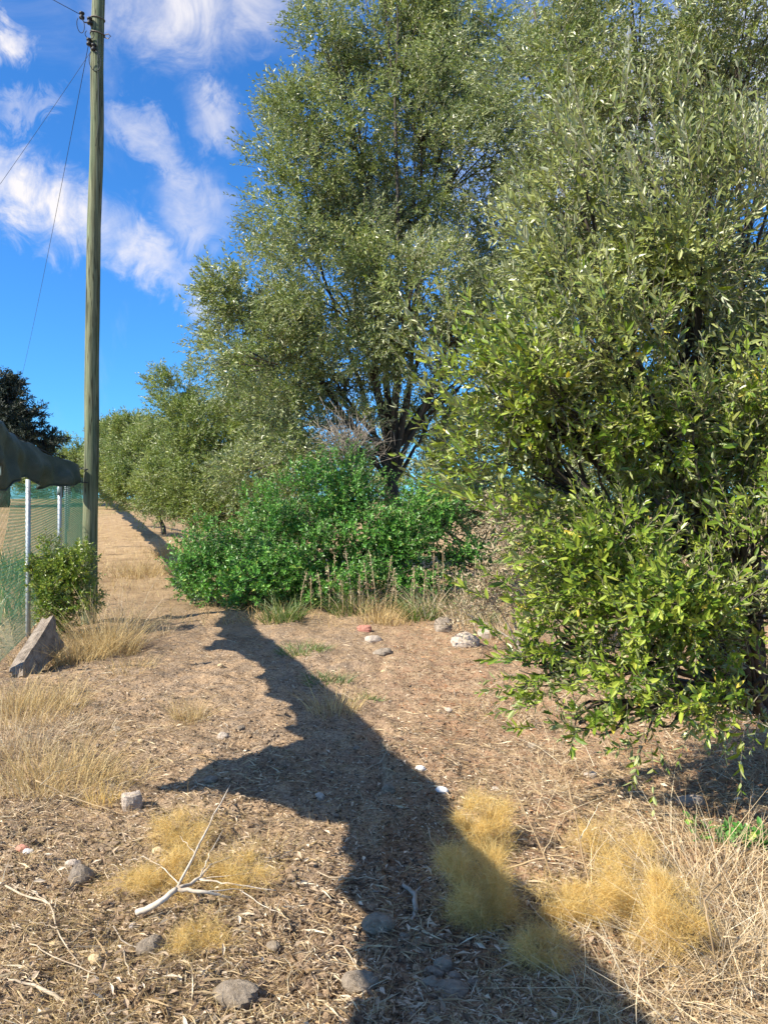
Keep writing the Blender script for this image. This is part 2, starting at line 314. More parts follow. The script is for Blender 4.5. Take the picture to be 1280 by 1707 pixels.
def shoot_leaves(rng, base, d, L, K, leaf_len, leaf_w, bend, a0=62, a1=28, droop=0.0, keep=1.0, jit=0.35):
    """leaves in pairs along shoots: returns position, direction, normal, length, width and the stems"""
    N = len(base); ref = np.tile([0.37, 0.21, 0.9], (N, 1)); u = nrm(np.cross(d, ref)); v = np.cross(d, u)
    t = (np.arange(K)+0.6)/K; tt = np.clip(t[None]+rng.normal(0, 0.15/K, (N, K)), 0.03, 1.0)
    pos = base[:, None]+d[:, None]*(L[:, None]*tt)[..., None]+bend[:, None]*(L[:, None]*tt**2)[..., None]
    dl = nrm(d[:, None]+2*bend[:, None]*tt[..., None])
    out = []
    phi0 = rng.uniform(0, 6.28, (N, 1))+np.arange(K)[None]*1.57
    for sgn in (0, np.pi):
        ph = phi0+sgn+rng.normal(0, 0.35, (N, K)); al = np.radians(a0+(a1-a0)*tt)+rng.normal(0, jit*0.5, (N, K))
        ld = np.cos(al)[..., None]*dl+np.sin(al)[..., None]*(np.cos(ph)[..., None]*u[:, None]+np.sin(ph)[..., None]*v[:, None])
        ld[..., 2] -= droop; ld = nrm(ld); nn = dl+rng.normal(0, jit, dl.shape)
        sz = (0.55+0.75*rng.random((N, K)))*(1.05-0.40*tt**3)*(0.8+0.4*rng.random((N, 1)))
        k = rng.random((N, K)) < keep
        out.append((pos[k], ld[k], nn[k], (leaf_len*sz)[k], (leaf_w*sz*(0.85+0.3*rng.random((N, K))))[k]))
    stems = (base, base+d*L[:, None]*0.5+bend*L[:, None]*0.25, base+d*L[:, None]+bend*L[:, None])
    return [np.concatenate([o[i] for o in out]) for i in range(5)], stems
def add_stems(mb, stems, r0, r1, thin=False):
    a, b, c = stems
    if thin: a, b, c = a[::2], b[::2], c[::2]
    N = len(a); t = nrm(c-a); u = nrm(np.cross(t, np.tile([0.3, 0.9, 0.2], (N, 1)))); w = np.cross(t, u); ang = np.arange(3)*2.094
    ring = np.cos(ang)[None, :, None]*u[:, None]+np.sin(ang)[None, :, None]*w[:, None]; rm = (r0+r1)/2
    if thin:
        v = np.concatenate([a[:, None]+ring*r0, c[:, None]+ring*r1], 1); k = np.arange(N)[:, None]*6
        mb.add(v.reshape(-1, 3), np.concatenate([k+np.array([[i, (i+1) % 3, 3+(i+1) % 3, 3+i]]) for i in range(3)])); return
    v = np.concatenate([a[:, None]+ring*r0, b[:, None]+ring*rm, c[:, None]+ring*r1], 1); k = np.arange(N)[:, None]*9
    q = [k+np.array([[o+i, o+(i+1) % 3, o+3+(i+1) % 3, o+3+i]]) for o in (0, 3) for i in range(3)]
    mb.add(v.reshape(-1, 3), np.concatenate(q))
def rdir(rng, n): return nrm(rng.normal(size=(n, 3)))
def make_clumps(rng, lobes, per=9, cr=0.42):
    """lobes: (x, y, z, rx, ry, rz); clumps sit round each lobe's shell with gaps between"""
    C, Rr, O = [], [], []
    for (x, y, z, a, b, c) in lobes:
        d = rdir(rng, per); rr = rng.uniform(0.35, 0.95, (per, 1))
        C.append(np.array([x, y, z])+d*rr*np.array([a, b, c])); Rr.append(cr*(a*b*c)**(1/3)*rng.uniform(0.7, 1.25, per)); O.append(np.tile([x, y, z], (per, 1)))
    return np.concatenate(C), np.concatenate(Rr), np.concatenate(O)
def bez(a, b, c, n): t = np.linspace(0, 1, n)[:, None]; return (1-t)**2*a+2*t*(1-t)*b+t*t*c
def plant(name, root, rng, lobes, leaf_mat, nshoot, K, leaf, shoot_len, per=9, cr=0.42, up=0.5, droop=0.0, simple=True, forks=None, trunk_r=0.12, out=0.9,
          label=None, cat='tree', group=None, bend_z=-0.12, keep=0.92, twig_r=0.004, limb_mat='bark', pick=0, zmin=0.05, tropism=(0, 0, 0), a0=62, a1=28, fold=0.25, limb_every=1, limb_k=1.0, extra=None, young=None):
    """root: (x, y) of the trunk foot; forks: heights where main limbs start. Empty > trunk, crown"""
    gz = float(ground_z(root[0], root[1])); foot = np.array([root[0], root[1], gz-0.05])
    e = empty(name, (root[0], root[1], gz), label, cat, group); org = np.array([root[0], root[1], gz])
    C, Rr, O = make_clumps(rng, lobes, per, cr)
    # trunk and limbs
    tb = MB(); L0 = np.array([[l[0], l[1], l[2]] for l in lobes]); top = L0.mean(0)
    fh = forks or 0.35*(L0[:, 2].max()-gz)
    fork = foot+np.array([(top[0]-foot[0])*0.18, (top[1]-foot[1])*0.18, fh])
    n = 9; tp = bez(foot, foot+np.array([0.05, 0.0, fh*0.6]), fork, n)+rng.normal(0, trunk_r*0.12, (n, 3))*np.linspace(0, 1, n)[:, None]
    tb.tube(tp, np.linspace(trunk_r*1.35, trunk_r*0.9, n), 10, rng=rng, rough=0.06)
    limbs = []
    for i, l in enumerate(L0):
        st = fork if i % 3 else tp[n//2+2]
        mid = st*0.5+l*0.5+np.array([0, 0, 0.12])*np.linalg.norm(l-st)+rng.normal(0, 0.12, 3)*np.linalg.norm(l-st)*0.6
        main = tb
        if forks and forks > 0.55: tb = MB(); limbs.append(tb)
        lp = bez(st, mid, l, 12)+rng.normal(0, trunk_r*0.14, (12, 3)); lp[0] = st
        tb.tube(lp, np.linspace(trunk_r*0.62, trunk_r*0.18, 12)*limb_k, 7, rng=rng, rough=0.05)
        cs = np.where(np.all(O == l, 1))[0][::limb_every]
        for c in C[cs]:
            q = bez(lp[8], (lp[10]+c)/2+rng.normal(0, 0.15, 3)*0.5, c, 7)+rng.normal(0, trunk_r*0.05, (7, 3)); q[0] = lp[8]
            tb.tube(q, np.linspace(trunk_r*0.24, trunk_r*0.05, 7)*limb_k, 5)
        tb = main
    tr = tb.build('trunk', M[limb_mat], e, True)
    for q in limbs: q.build('limb', M[limb_mat], tr, True)
    # shoots
    w = Rr**2; ci = rng.choice(len(C), nshoot, p=w/w.sum()); d0 = rdir(rng, nshoot)
    rad = (rng.random((nshoot, 1))**0.5)*Rr[ci][:, None]
    base = C[ci]+d0*rad*np.array([1, 1, 0.85])
    outw = nrm(C[ci]-O[ci]+d0*0.6*Rr[ci][:, None])
    d = nrm(outw*out+d0*0.45+np.array([0, 0, up])+np.asarray(tropism)+rng.normal(0, 0.35, (nshoot, 3)))
    ok = base[:, 2] > ground_z(base[:, 0], base[:, 1])+zmin; base, d = base[ok], d[ok]
    L = shoot_len*rng.uniform(0.6, 1.3, len(base)); bend = np.zeros((len(base), 3)); bend[:, 2] = bend_z*rng.uniform(0.3, 1.6, len(base)); bend += rng.normal(0, 0.07, bend.shape)
    (p, ld, nn, ll, lw), stems = shoot_leaves(rng, base, d, L, K, leaf[0], leaf[1], bend, droop=droop, keep=keep, a0=a0, a1=a1)
    if extra is not None:        # long straight sprigs at the rim
        eb, ed, eL, eK = extra; o2, st2 = shoot_leaves(rng, eb, ed, eL, eK, leaf[0]*1.05, leaf[1]*0.95, rng.normal(0, 0.06, eb.shape), keep=0.95, a0=46, a1=18)
        p, ld, nn, ll, lw = [np.concatenate([u_, v_]) for u_, v_ in zip((p, ld, nn, ll, lw), o2)]; stems = tuple(np.concatenate([u_, v_]) for u_, v_ in zip(stems, st2))
    gzp = ground_z(p[:, 0], p[:, 1])+0.01; ok = p[:, 2] > gzp; p, ld, nn, ll, lw = p[ok], ld[ok], nn[ok], ll[ok], lw[ok]
    sm = MB(); add_stems(sm, stems, twig_r, twig_r*0.4, simple); sm.build('twigs', M['twig'], e)['kind'] = 'stuff'
    if pick:
        # the leaves that show largest are objects of their own
        vis = (np.abs(p[:, 0]/p[:, 1]) < 0.49) & (np.abs((p[:, 2]-CAMH)/p[:, 1]) < 0.655) & (p[:, 1] > 0.5)
        size = np.where(vis, ll/np.linalg.norm(p-[0, 0, CAMH], axis=1), 0); idx = np.argsort(-size)[:pick]; sel = np.zeros(len(p), bool); sel[idx] = True
        ub = MB(); add_leaves(ub, np.zeros((1, 3)), np.array([[0, 1.0, 0]]), np.array([[0, 0, 1.0]]), np.ones(1), np.array([0.3]), False, fold); me = ub.mesh('leaf'); me.materials.append(leaf_mat)
        for i in idx:
            dd = ld[i]; nv = nn[i]-dd*np.dot(nn[i], dd); nv /= np.linalg.norm(nv); s = np.cross(dd, nv)
            o = bpy.data.objects.new('leaf', me); k = ll[i]; kw = lw[i]/0.3; q = p[i]-org
            o.matrix_local = Matrix(((s[0]*kw, dd[0]*k, nv[0]*k, q[0]), (s[1]*kw, dd[1]*k, nv[1]*k, q[1]), (s[2]*kw, dd[2]*k, nv[2]*k, q[2]), (0, 0, 0, 1)))
            link(o, e)
        p, ld, nn, ll, lw = p[~sel], ld[~sel], nn[~sel], ll[~sel], lw[~sel]
    if young is not None:        # paler young growth towards the top
        yk = p[:, 2]+0.9*vnoise(p[:, 0]*2.2+5, p[:, 2]*2.2)+rng.normal(0, .25, len(p)) > young
        ym = MB(); add_leaves(ym, p[yk], ld[yk], nn[yk], ll[yk], lw[yk]*.82, simple, fold); ym.build('foliage', M['olive_young'], e)['kind'] = 'stuff'; yk = ~yk
        p, ld, nn, ll, lw = p[yk], ld[yk], nn[yk], ll[yk], lw[yk]
    lm = MB(); add_leaves(lm, p, ld, nn, ll, lw, simple, fold); c = lm.build('crown' if cat == 'tree' else 'foliage', leaf_mat, e); c['kind'] = 'stuff'
    for ch in e.children:
        if ch.name.split('.')[0] in ('trunk', 'twigs', 'crown', 'foliage'):
            ch.location = tuple(-org)
    return e
def lobe(px, py, d, r, ry=None, rz=None):
    a = at(px, py, d); return (a[0], a[1], a[2], r, ry or r, rz or r)

# ------------------------------------------------------------------ trees and bushes
rng = np.random.default_rng(11)
plant('olive_tree', (0.15, 14.2), rng, [lobe(425, 470, 14, 1.2), lobe(400, 570, 14.3, 0.95), lobe(560, 470, 13.4, 1.4), lobe(500, 320, 14.2, 1.25), lobe(590, 170, 14.2, 1.35), lobe(540, 70, 14.3, 0.95), lobe(680, 90, 14.6, 1.5), lobe(690, 290, 14.4, 1.5),
      lobe(800, 220, 14.8, 1.6), lobe(480, 700, 14.2, 1.05), lobe(550, 620, 13.8, 0.95), lobe(860, 420, 14.8, 1.3), lobe(860, 590, 15.2, 0.8), lobe(690, 470, 12.4, 0.9, 0.8, 0.7), lobe(790, 30, 15, 1.5), lobe(640, 0, 14.5, 1.2), lobe(460, 600, 13.8, 1.0),
      lobe(610, 370, 13.6, 1.2), lobe(640, 540, 13.4, 0.75), lobe(430, 780, 14.4, 0.9), lobe(520, 760, 14.6, 0.85), lobe(760, 520, 13.6, 0.8), lobe(500, 190, 14.4, 0.9), lobe(620, 590, 13.2, 0.65), lobe(700, 580, 13.2, 0.6), lobe(770, 640, 14.8, 0.75), lobe(570, 700, 13.6, 0.55), lobe(720, 690, 15.6, 0.6), lobe(640, 440, 13.2, 0.8), lobe(800, 480, 13.5, 0.9)], M['olive'], 17000, 8, (0.090, 0.0275), 0.38, per=11, cr=0.42, up=0.42, forks=2.5, trunk_r=0.115, limb_k=0.7, limb_every=2,
      label='tall grey-green olive tree with dark forked trunk behind the green bush')
plant('olive_tree', (3.9, 10.6), rng, [lobe(930, 130, 10.2, 1.2), lobe(1050, 30, 10.4, 1.3), lobe(1180, 100, 10, 1.3), lobe(1010, 250, 10.2, 1.0), lobe(1260, 20, 10, 1.3), lobe(1290, 260, 10.2, 1.2), lobe(890, 10, 10.6, 1.0), lobe(1130, 330, 10.6, 1.1),
      lobe(920, 330, 10.8, 0.8), lobe(960, 450, 10.8, 0.9), lobe(1200, 520, 11, 1.2), lobe(1000, 620, 11.2, 1.0), lobe(1120, 180, 11, 1.1), lobe(960, 740, 11.2, 0.8), lobe(1100, 720, 11.2, 1.0), lobe(1230, 720, 11, 1.0), lobe(1080, 850, 11, 0.7), lobe(1230, 880, 11, 0.8), lobe(880, 640, 12, 0.7)], M['olive'], 10000, 8, (0.078, 0.024), 0.36, per=11, up=0.35, forks=2.2, trunk_r=0.13, limb_k=0.6, limb_every=2,
      label='olive tree rising out of frame behind the near olive shrub on the right')
plant('olive_tree', (-4.6, 20.5), rng, [lobe(330, 690, 20, 1.0), lobe(330, 760, 19.6, 1.1), lobe(390, 700, 19.5, 1.2), lobe(420, 630, 19.5, 1.1), lobe(300, 650, 20.5, 0.75), lobe(290, 800, 20, 0.9), lobe(400, 790, 19, 1.1), lobe(455, 740, 19, 1.0), lobe(330, 835, 19, 0.7), lobe(400, 840, 18.5, 0.8), lobe(460, 830, 18.5, 0.9), lobe(300, 842, 19.2, 0.5), lobe(350, 850, 18.6, 0.55), lobe(265, 825, 20, 0.5)],
      M['olive_far'], 6300, 8, (0.105, 0.033), 0.40, per=10, up=0.5, forks=0.7, trunk_r=0.08, limb_k=0.7, limb_every=2, label='rounded olive tree left of the tall olive, beside the track')
plant('olive_tree', (-7.4, 26), rng, [lobe(230, 775, 26, 1.0), lobe(212, 805, 25.5, 0.75), lobe(262, 760, 26, 1.1), lobe(255, 815, 25, 0.7), lobe(232, 828, 25, 0.45), lobe(285, 740, 27, 1.2), lobe(195, 770, 29, 0.9), lobe(225, 725, 29, 0.9)], M['olive_far'], 3300, 8, (0.13, 0.040), 0.45, per=9, up=0.6, forks=0.5, trunk_r=0.07, limb_k=0.7, limb_every=2,
      label='low pale olive bush on the bank where the track bends', )
plant('background_tree', (-14.6, 43), rng, [lobe(205, 735, 43, 1.4), lobe(185, 760, 42, 1.5), lobe(230, 740, 44, 1.7), lobe(180, 725, 45, 1.0), lobe(175, 795, 41, 1.0), lobe(190, 815, 41, 0.7)], M['olive_far'], 3000, 7, (0.19, 0.05), 0.6, per=9, up=0.5, forks=1.0, trunk_r=0.12, limb_every=2,
      label='distant green tree directly right of the wooden pole')
plant('background_tree', (-24, 60), rng, [lobe(128, 755, 60, 1.5), lobe(115, 780, 60, 1.6), lobe(145, 775, 60, 1.5), lobe(175, 790, 62, 1.6), lobe(60, 800, 64, 1.6), lobe(20, 800, 64, 1.6), lobe(90, 800, 62, 1.4)], M['olive_far'], 2200, 7, (0.26, 0.07), 0.8, per=9, up=0.5, forks=1.2, trunk_r=0.14, limb_every=2,
      label='distant pale tree just left of the wooden pole')
plant('background_tree', (2.6, 19), rng, [lobe(700, 800, 18, 0.8), lobe(780, 790, 18, 1.0), lobe(860, 770, 18, 1.2), lobe(620, 810, 18, 0.8), lobe(940, 750, 18, 1.4), lobe(820, 840, 16, 0.6), lobe(880, 850, 16, 0.7), lobe(740, 850, 16.5, 0.6), lobe(700, 730, 18, 0.7), lobe(780, 710, 18, 0.7), lobe(640, 760, 18, 0.5)], M['olive'], 3000, 8, (0.105, 0.034), 0.42, per=9, up=0.5, forks=0.6, trunk_r=0.08, limb_every=2,
      label='dark low tree seen through the gap behind the green bush')
plant('dark_conifer', (-21.6, 44), rng, [lobe(5, 640, 44, 0.9), lobe(20, 665, 44, 1.1), lobe(50, 680, 44, 0.8, 0.8, 0.35), lobe(10, 700, 44, 1.5), lobe(58, 718, 44, 1.0, 1, 0.4), lobe(30, 740, 44, 1.7), lobe(90, 740, 44, 0.8, 0.8, 0.5), lobe(-30, 660, 44, 1.3), lobe(-50, 720, 44, 2.2)],
      M['conifer'], 2600, 8, (0.25, 0.08), 0.55, per=12, cr=0.38, up=0.5, forks=4.5, trunk_r=0.25, out=1.0, label='dark conifer silhouetted above the green cloth at the left edge')
# glossy green bush in the middle
plant('green_bush', (-0.8, 12.9), rng, [lobe(375, 930, 12.4, 0.62), lobe(350, 970, 12.2, 0.45), lobe(430, 880, 12.6, 0.7), lobe(500, 850, 12.8, 0.75), lobe(570, 830, 13, 0.75), lobe(620, 880, 12.5, 0.8), lobe(460, 950, 12.1, 0.65), lobe(550, 960, 12.0, 0.6),
      lobe(700, 860, 12.8, 0.75), lobe(770, 860, 12.8, 0.65), lobe(690, 950, 12.2, 0.6), lobe(790, 940, 12.4, 0.55), lobe(420, 990, 12, 0.45), lobe(620, 970, 12, 0.5), lobe(330, 945, 12.5, 0.45), lobe(400, 920, 12.9, 0.6), lobe(440, 935, 12.8, 0.6), lobe(380, 960, 12.6, 0.5), lobe(520, 920, 12.4, 0.6), lobe(590, 920, 12.4, 0.6), lobe(660, 920, 12.4, 0.55), lobe(740, 980, 12.1, 0.4), lobe(500, 1000, 12.1, 0.35), lobe(570, 1005, 12.1, 0.35)],
      M['green'], 6600, 7, (0.062, 0.031), 0.24, per=10, cr=0.42, up=0.55, forks=0.35, trunk_r=0.05, a0=70, a1=30, label='dense bright green glossy-leaved bush at the middle of the track', cat='bush', bend_z=-0.05)
# bush at the pole
plant('leafy_bush', (-4.15, 9.95), rng, [lobe(95, 930, 9.9, 0.30), lobe(125, 950, 9.9, 0.32), lobe(90, 985, 9.8, 0.3), lobe(130, 1000, 9.8, 0.3), lobe(100, 1025, 9.8, 0.22), lobe(75, 950, 9.9, 0.2)],
      M['olive_near'], 1000, 6, (0.055, 0.026), 0.17, per=9, cr=0.45, up=0.6, forks=0.25, trunk_r=0.03, label='small leafy bush at the foot of the wooden pole', cat='bush', a0=65, a1=30)
# near olive shrub on the right
NEAR = [lobe(1080, 640, 4.2, 0.62), lobe(1180, 460, 4.3, 0.62), lobe(1250, 620, 4.2, 0.6), lobe(1080, 420, 4.4, 0.55), lobe(1230, 300, 4.5, 0.55), lobe(980, 560, 4.2, 0.45), lobe(960, 420, 4.4, 0.42), lobe(960, 300, 4.5, 0.35), lobe(1090, 270, 4.6, 0.42),
        lobe(900, 640, 4.1, 0.40), lobe(860, 740, 4.2, 0.36), lobe(960, 790, 4.1, 0.45), lobe(1090, 830, 4.0, 0.5), lobe(1220, 830, 3.9, 0.55), lobe(1000, 940, 4.0, 0.40), lobe(1120, 1000, 3.9, 0.42), lobe(1230, 990, 3.8, 0.45), lobe(1050, 1100, 3.9, 0.28),
        lobe(1170, 1120, 3.8, 0.30), lobe(930, 1050, 4.2, 0.24), lobe(900, 1110, 4.3, 0.14), lobe(1330, 760, 4.1, 0.6), lobe(1340, 480, 4.3, 0.6), lobe(840, 640, 4.2, 0.25), lobe(1260, 1130, 3.8, 0.25), lobe(970, 1200, 4.0, 0.10), lobe(1060, 1190, 3.9, 0.14)]
SPR = [(760, 650, 660, 500), (800, 610, 735, 480), (1045, 170, 1055, 60), (965, 240, 905, 90), (985, 250, 945, 90), (930, 380, 865, 240), (1200, 180, 1165, 70), (800, 745, 675, 680), (810, 800, 665, 745), (795, 640, 700, 570), (1100, 260, 1085, 140), (900, 440, 835, 330),
       (1240, 230, 1225, 100), (1150, 270, 1130, 150), (1010, 300, 1000, 170), (860, 560, 800, 430), (820, 700, 720, 620), (850, 830, 760, 770), (1270, 300, 1262, 160), (940, 330, 890, 200), (1070, 330, 1040, 220), (880, 620, 790, 520), (850, 980, 790, 940), (880, 1090, 800, 1090), (900, 1130, 850, 1120)]
eb, et = [], []
for (a_, b_, c_, d_) in SPR:
    for q in range(4):
        dd_ = 4.0+rng.uniform(-.35, .35); o_ = rng.normal(0, 22 if q else 3, 2)
        eb.append(at(a_+o_[0], b_+o_[1]+20*q, dd_)); et.append(at(c_+o_[0]*1.2, d_+o_[1]+25*q, dd_-0.1))
eb = np.array(eb); et = np.array(et); eL = np.linalg.norm(et-eb, axis=1)
plant('olive_shrub', (2.45, 4.75), rng, NEAR, M['olive_near'], 6000, 7, (0.056, 0.0195), 0.24, per=9, cr=0.37, up=0.55, simple=False, forks=0.45, trunk_r=0.055, twig_r=0.0026, tropism=(-0.32, -0.05, 0), pick=300, young=2.35, extra=(eb, nrm(et-eb), eL, 11),
      label='large near olive shrub with broad leaves filling the right side', cat='shrub', bend_z=-0.02, a0=58, a1=24)
M['drybrush'] = dry_mat('dry_brush_leaf', [(0, (0.30, 0.22, 0.13)), (0.5, (0.46, 0.37, 0.24)), (0.9, (0.55, 0.47, 0.33)), (1, (0.30, 0.32, 0.14))], 0.25)
plant('dry_brush', (1.5, 8.6), rng, [lobe(850, 930, 8.6, 0.30), lobe(820, 1000, 8.5, 0.28), lobe(880, 1000, 8.3, 0.3), lobe(900, 900, 8.8, 0.35), lobe(840, 870, 9, 0.25), lobe(780, 1020, 8.8, 0.18)], M['drybrush'], 520, 6, (0.055, 0.018), 0.28, per=8, up=0.5, forks=0.2, trunk_r=0.02, limb_mat='greywood',
      label='pale dry brush between the green bush and the olive shrub', cat='bush', bend_z=-0.2)

# ------------------------------------------------------------------ wooden pole, fittings, wires
PZ = 10.6; px_ = at(148, 1000, PZ)[0]
pg = float(ground_z(px_, PZ)); pole = empty('utility_pole', (px_, PZ, pg), 'tall weathered greenish wooden utility pole beside the fence', 'utility pole')
def topx(z): return at(164, 0, PZ)[0]*(z/8.6)+px_*(1-z/8.6)
zz = np.linspace(-0.3, 9.4, 40); prng = np.random.default_rng(3)
wob = np.stack([0.009*np.sin(zz*1.1)+0.006*np.sin(zz*2.9+1), 0.01*np.sin(zz*2.3), 0*zz], 1)
MB().tube(np.stack([topx(zz), np.full(40, PZ), zz+pg], 1)+wob, np.linspace(0.102, 0.083, 40), 20, rng=prng, rough=0.012).build('shaft', M['pole'], pole, True, None)
pole.children[0].location = (-px_, -PZ, -pg)
def part(mb, name, mat, parent=pole, smooth=True):
    o = mb.build(name, M[mat], parent, smooth); o.location = tuple(-np.array(parent.location)); return o
def pz(py): return CAMH+(850-py)/F*PZ
for py in (55, 30):
    z = pz(py); c = np.array([topx(z-pg), PZ, z]); a = np.linspace(0, 2*np.pi, 25)
    part(MB().tube(c+np.stack([0.093*np.cos(a), 0.093*np.sin(a), 0.01*np.sin(a*2)], 1), 0.008, 5), 'steel_band', 'rust')
def insulator(px, py, dx=-0.1):
    p = at(px, py, PZ-0.10); mb = MB(); zt = np.array([-.05, -.045, -.02, -.015, .01, .015, .035, .045, .05]); rr = np.array([.012, .034, .036, .022, .022, .034, .036, .02, .008])
    mb.tube(np.stack([np.full(9, p[0]), np.full(9, p[1]), p[2]+zt], 1), rr, 12); o = part(mb, 'insulator', 'black')
    b = part(MB().tube([(p[0], p[1], p[2]-0.05), (p[0]+0.02, p[1]+0.03, p[2]-0.075), (topx(p[2]-pg)-0.03, PZ-0.04, p[2]-0.08)], 0.008, 6), 'insulator_pin', 'rust', pole); b.parent = o; b.location = (0, 0, 0); return p
i1 = insulator(137, 22); i2 = insulator(150, 31); i3 = insulator(149, 66); i4 = insulator(157, 75)
def loop(px, py, rx, ry, name='cable_loop'):
    p = at(px, py, PZ-0.13); a = np.linspace(-2.6, 2.9, 22)
    part(MB().tube(p+np.stack([rx*np.sin(a), 0.03*np.cos(a), -ry*np.cos(a)], 1), 0.005, 5), name, 'cable')
loop(135, 38, 0.05, 0.09); loop(159, 98, 0.08, 0.12); loop(150, 54, 0.06, 0.04)
part(MB().tube([at(174, 55, PZ-0.02), at(181, 53, PZ-0.05), at(185, 57, PZ-0.05), at(181, 61, PZ-0.05), at(175, 59, PZ-0.02)], 0.007, 6), 'hook', 'rust')
part(MB().tube([at(163, 62, PZ-0.1), at(166, 200, PZ-0.1), at(160, 240, PZ-0.098)], 0.004, 5), 'earth_wire', 'cable')
def wire(a, b, sag, label, r=0.006):
    t = np.linspace(0, 1, 30)[:, None]; p = a*(1-t)+b*t; p[:, 2] -= (4*sag*t*(1-t))[:, 0]
    tag(MB().tube(p, r, 5).build('overhead_wire', M['cable'], None, True), label, 'wire')
wire(i1, at(-900, -620, 9.0), 0.15, 'thin wire leaving the top insulator towards the upper left corner', 0.0045)
wire(i3, at(18, 690, 47), 0.6, 'long thin cable dropping from the pole steeply to the conifer', 0.0045)
wire(i4, np.array([-9.2, 13.0, 3.4]), 0.12, 'faint cable running from the pole diagonally down to the left edge', 0.0028)

# ------------------------------------------------------------------ fence
def fx(y): return -1.56-0.3*y
FH = 1.95
fence = empty('chain_link_fence', (fx(9.8), 9.8, float(ground_z(fx(9.8), 9.8))), 'green chain-link fence on galvanised posts along the left of the track', 'fence')
for y in (7.2, 9.8, 19.2):
    x = fx(y); z = float(ground_z(x, y)); part(MB().tube([(x, y, z-0.2), (x, y, z+1.0), (x, y, z+FH+0.06)], 0.03, 12), 'post', 'galv', fence)
mb = MB(); s = 0.078; y0, y1 = 7.2, 19.2; k = math.hypot(1, 0.3); Lf = (y1-y0)*k
def fpt(u, h): y = y0+u/k; return np.array([fx(y)-0.035, y, 0.0])+np.array([0, 0, float(ground_z(fx(y), y))*0+max(0, 0.055*(y-10))+h])
A, B = [], []
for i in np.arange(-FH, Lf, s):
    for sg in (1, -1):
        u0, u1 = (i, i+FH) if sg == 1 else (i+FH, i)
        h0, h1 = 0.02, FH
        if min(u0, u1) < 0 or max(u0, u1) > Lf: continue
        A.append(fpt(u0, h0)); B.append(fpt(u1, h1))
A = np.array(A); B = np.array(B); add_stems(mb, (A, (A+B)/2, B), 0.0027, 0.0027)
o = part(mb, 'wire_mesh', 'netting', fence); o['kind'] = 'stuff'
for h in (0.05, 1.0, FH-0.02):
    u = np.linspace(0, Lf, 40); part(MB().tube([fpt(a, h)+np.array([0.004, 0, 0]) for a in u], 0.0026, 5), 'tension_wire', 'netting', fence)
# ------------------------------------------------------------------ dark green cloth strung above the fence
ty = np.array([-1.8, -0.25, 1.15, 2.15, 2.72, 3.24, 3.72, 3.95, 4.22, 5.3, 6.4, 7.4, 7.85, 8.1, 8.5, 9.0, 9.6, 10.2, 10.5])
tt = np.array([2.52, 2.54, 2.60, 2.63, 2.64, 2.65, 2.65, 2.65, 2.64, 2.62, 2.60, 2.55, 2.53, 2.53, 2.50, 2.44, 2.36, 2.28, 2.24])
tb = np.array([1.55, 1.66, 1.80, 1.96, 2.05, 1.77, 1.32, 1.64, 2.10, 2.20, 2.22, 2.16, 1.80, 1.84, 2.02, 1.97, 1.90, 1.95, 2.0])
yy = np.linspace(-1.8, 10.45, 240); nv = 22
def tx(y): return np.where(y < 8.6, fx(y), fx(y)+(px_-0.10-fx(10.5))*np.clip((y-8.6)/1.9, 0, 1)**1.3)
T = np.interp(yy, ty, tt)+0.015*np.sin(yy*5)+0.01*np.sin(yy*11+1); Bt = np.interp(yy, ty, tb)+0.02*np.sin(yy*6.3+2)+0.012*np.sin(yy*17)
V = np.zeros((len(yy), nv, 3))
for j in range(nv):
    s_ = j/(nv-1)             # 0 back edge ... 0.35 ridge ... 1 front hem
    if s_ < 0.35:
        q = 1-s_/0.35; off = -0.16*q**0.8; h = T-0.30*q**1.4
    else:
        q = (s_-0.35)/0.65; off = 0.055*math.sin(q*2.6)+0.02; h = T-(T-Bt)*q
    fold = 0.05*q*(np.sin(yy*7.5+2*q)+0.6*np.sin(yy*15.3+1.2-3*q)+0.4*np.sin(yy*3.1))+0.02*np.sin(h*14+yy*3)
    V[:, j, 0] = tx(yy)+off+fold; V[:, j, 1] = yy; V[:, j, 2] = h+0.012*np.sin(yy*9+j*0.7)
i = (np.arange(len(yy)-1)[:, None]*nv+np.arange(nv-1)[None]).ravel()
cl = MB().add(V, np.stack([i, i+1, i+nv+1, i+nv], -1)).build('shade_cloth', M['cloth'], None, True)
tag(cl, 'dark green cloth sagging from a line above the fence', 'cloth')
md = cl.modifiers.new('thickness', 'SOLIDIFY'); md.thickness = 0.006
a_ = np.linspace(0, 2*np.pi, 20)
for zt in (2.02, 2.2):
    MB().tube(np.stack([px_+0.108*np.cos(a_), PZ+0.108*np.sin(a_), zt+0.02*np.sin(a_)], 1), 0.007, 5).build('tie_rope', M['cable'], cl, True)
hem = V[:, -1, :]+np.array([0.004, 0, 0]); MB().tube(hem[::2], 0.009, 5).build('hem', M['cloth'], cl, True)
# the line the cloth hangs on, from the pole back past the camera to a stake
tl = np.linspace(-2.6, 10.5, 40); lp = np.stack([tx(tl), tl, np.interp(tl, ty, tt)-0.012], 1)
tag(MB().tube(lp, 0.006, 5).build('hanging_line', M['cable'], None, True), 'taut line carrying the dark cloth to the wooden pole', 'line')
z0 = float(ground_z(fx(-2.6), -2.6)); tag(MB().tube([(fx(-2.6), -2.6, z0-0.2), (fx(-2.6), -2.6, 1.2), (fx(-2.6), -2.6, 2.75)], 0.05, 10).build('wooden_stake', M['pole'], None, True), 'wooden stake holding the near end of the cloth line', 'stake')

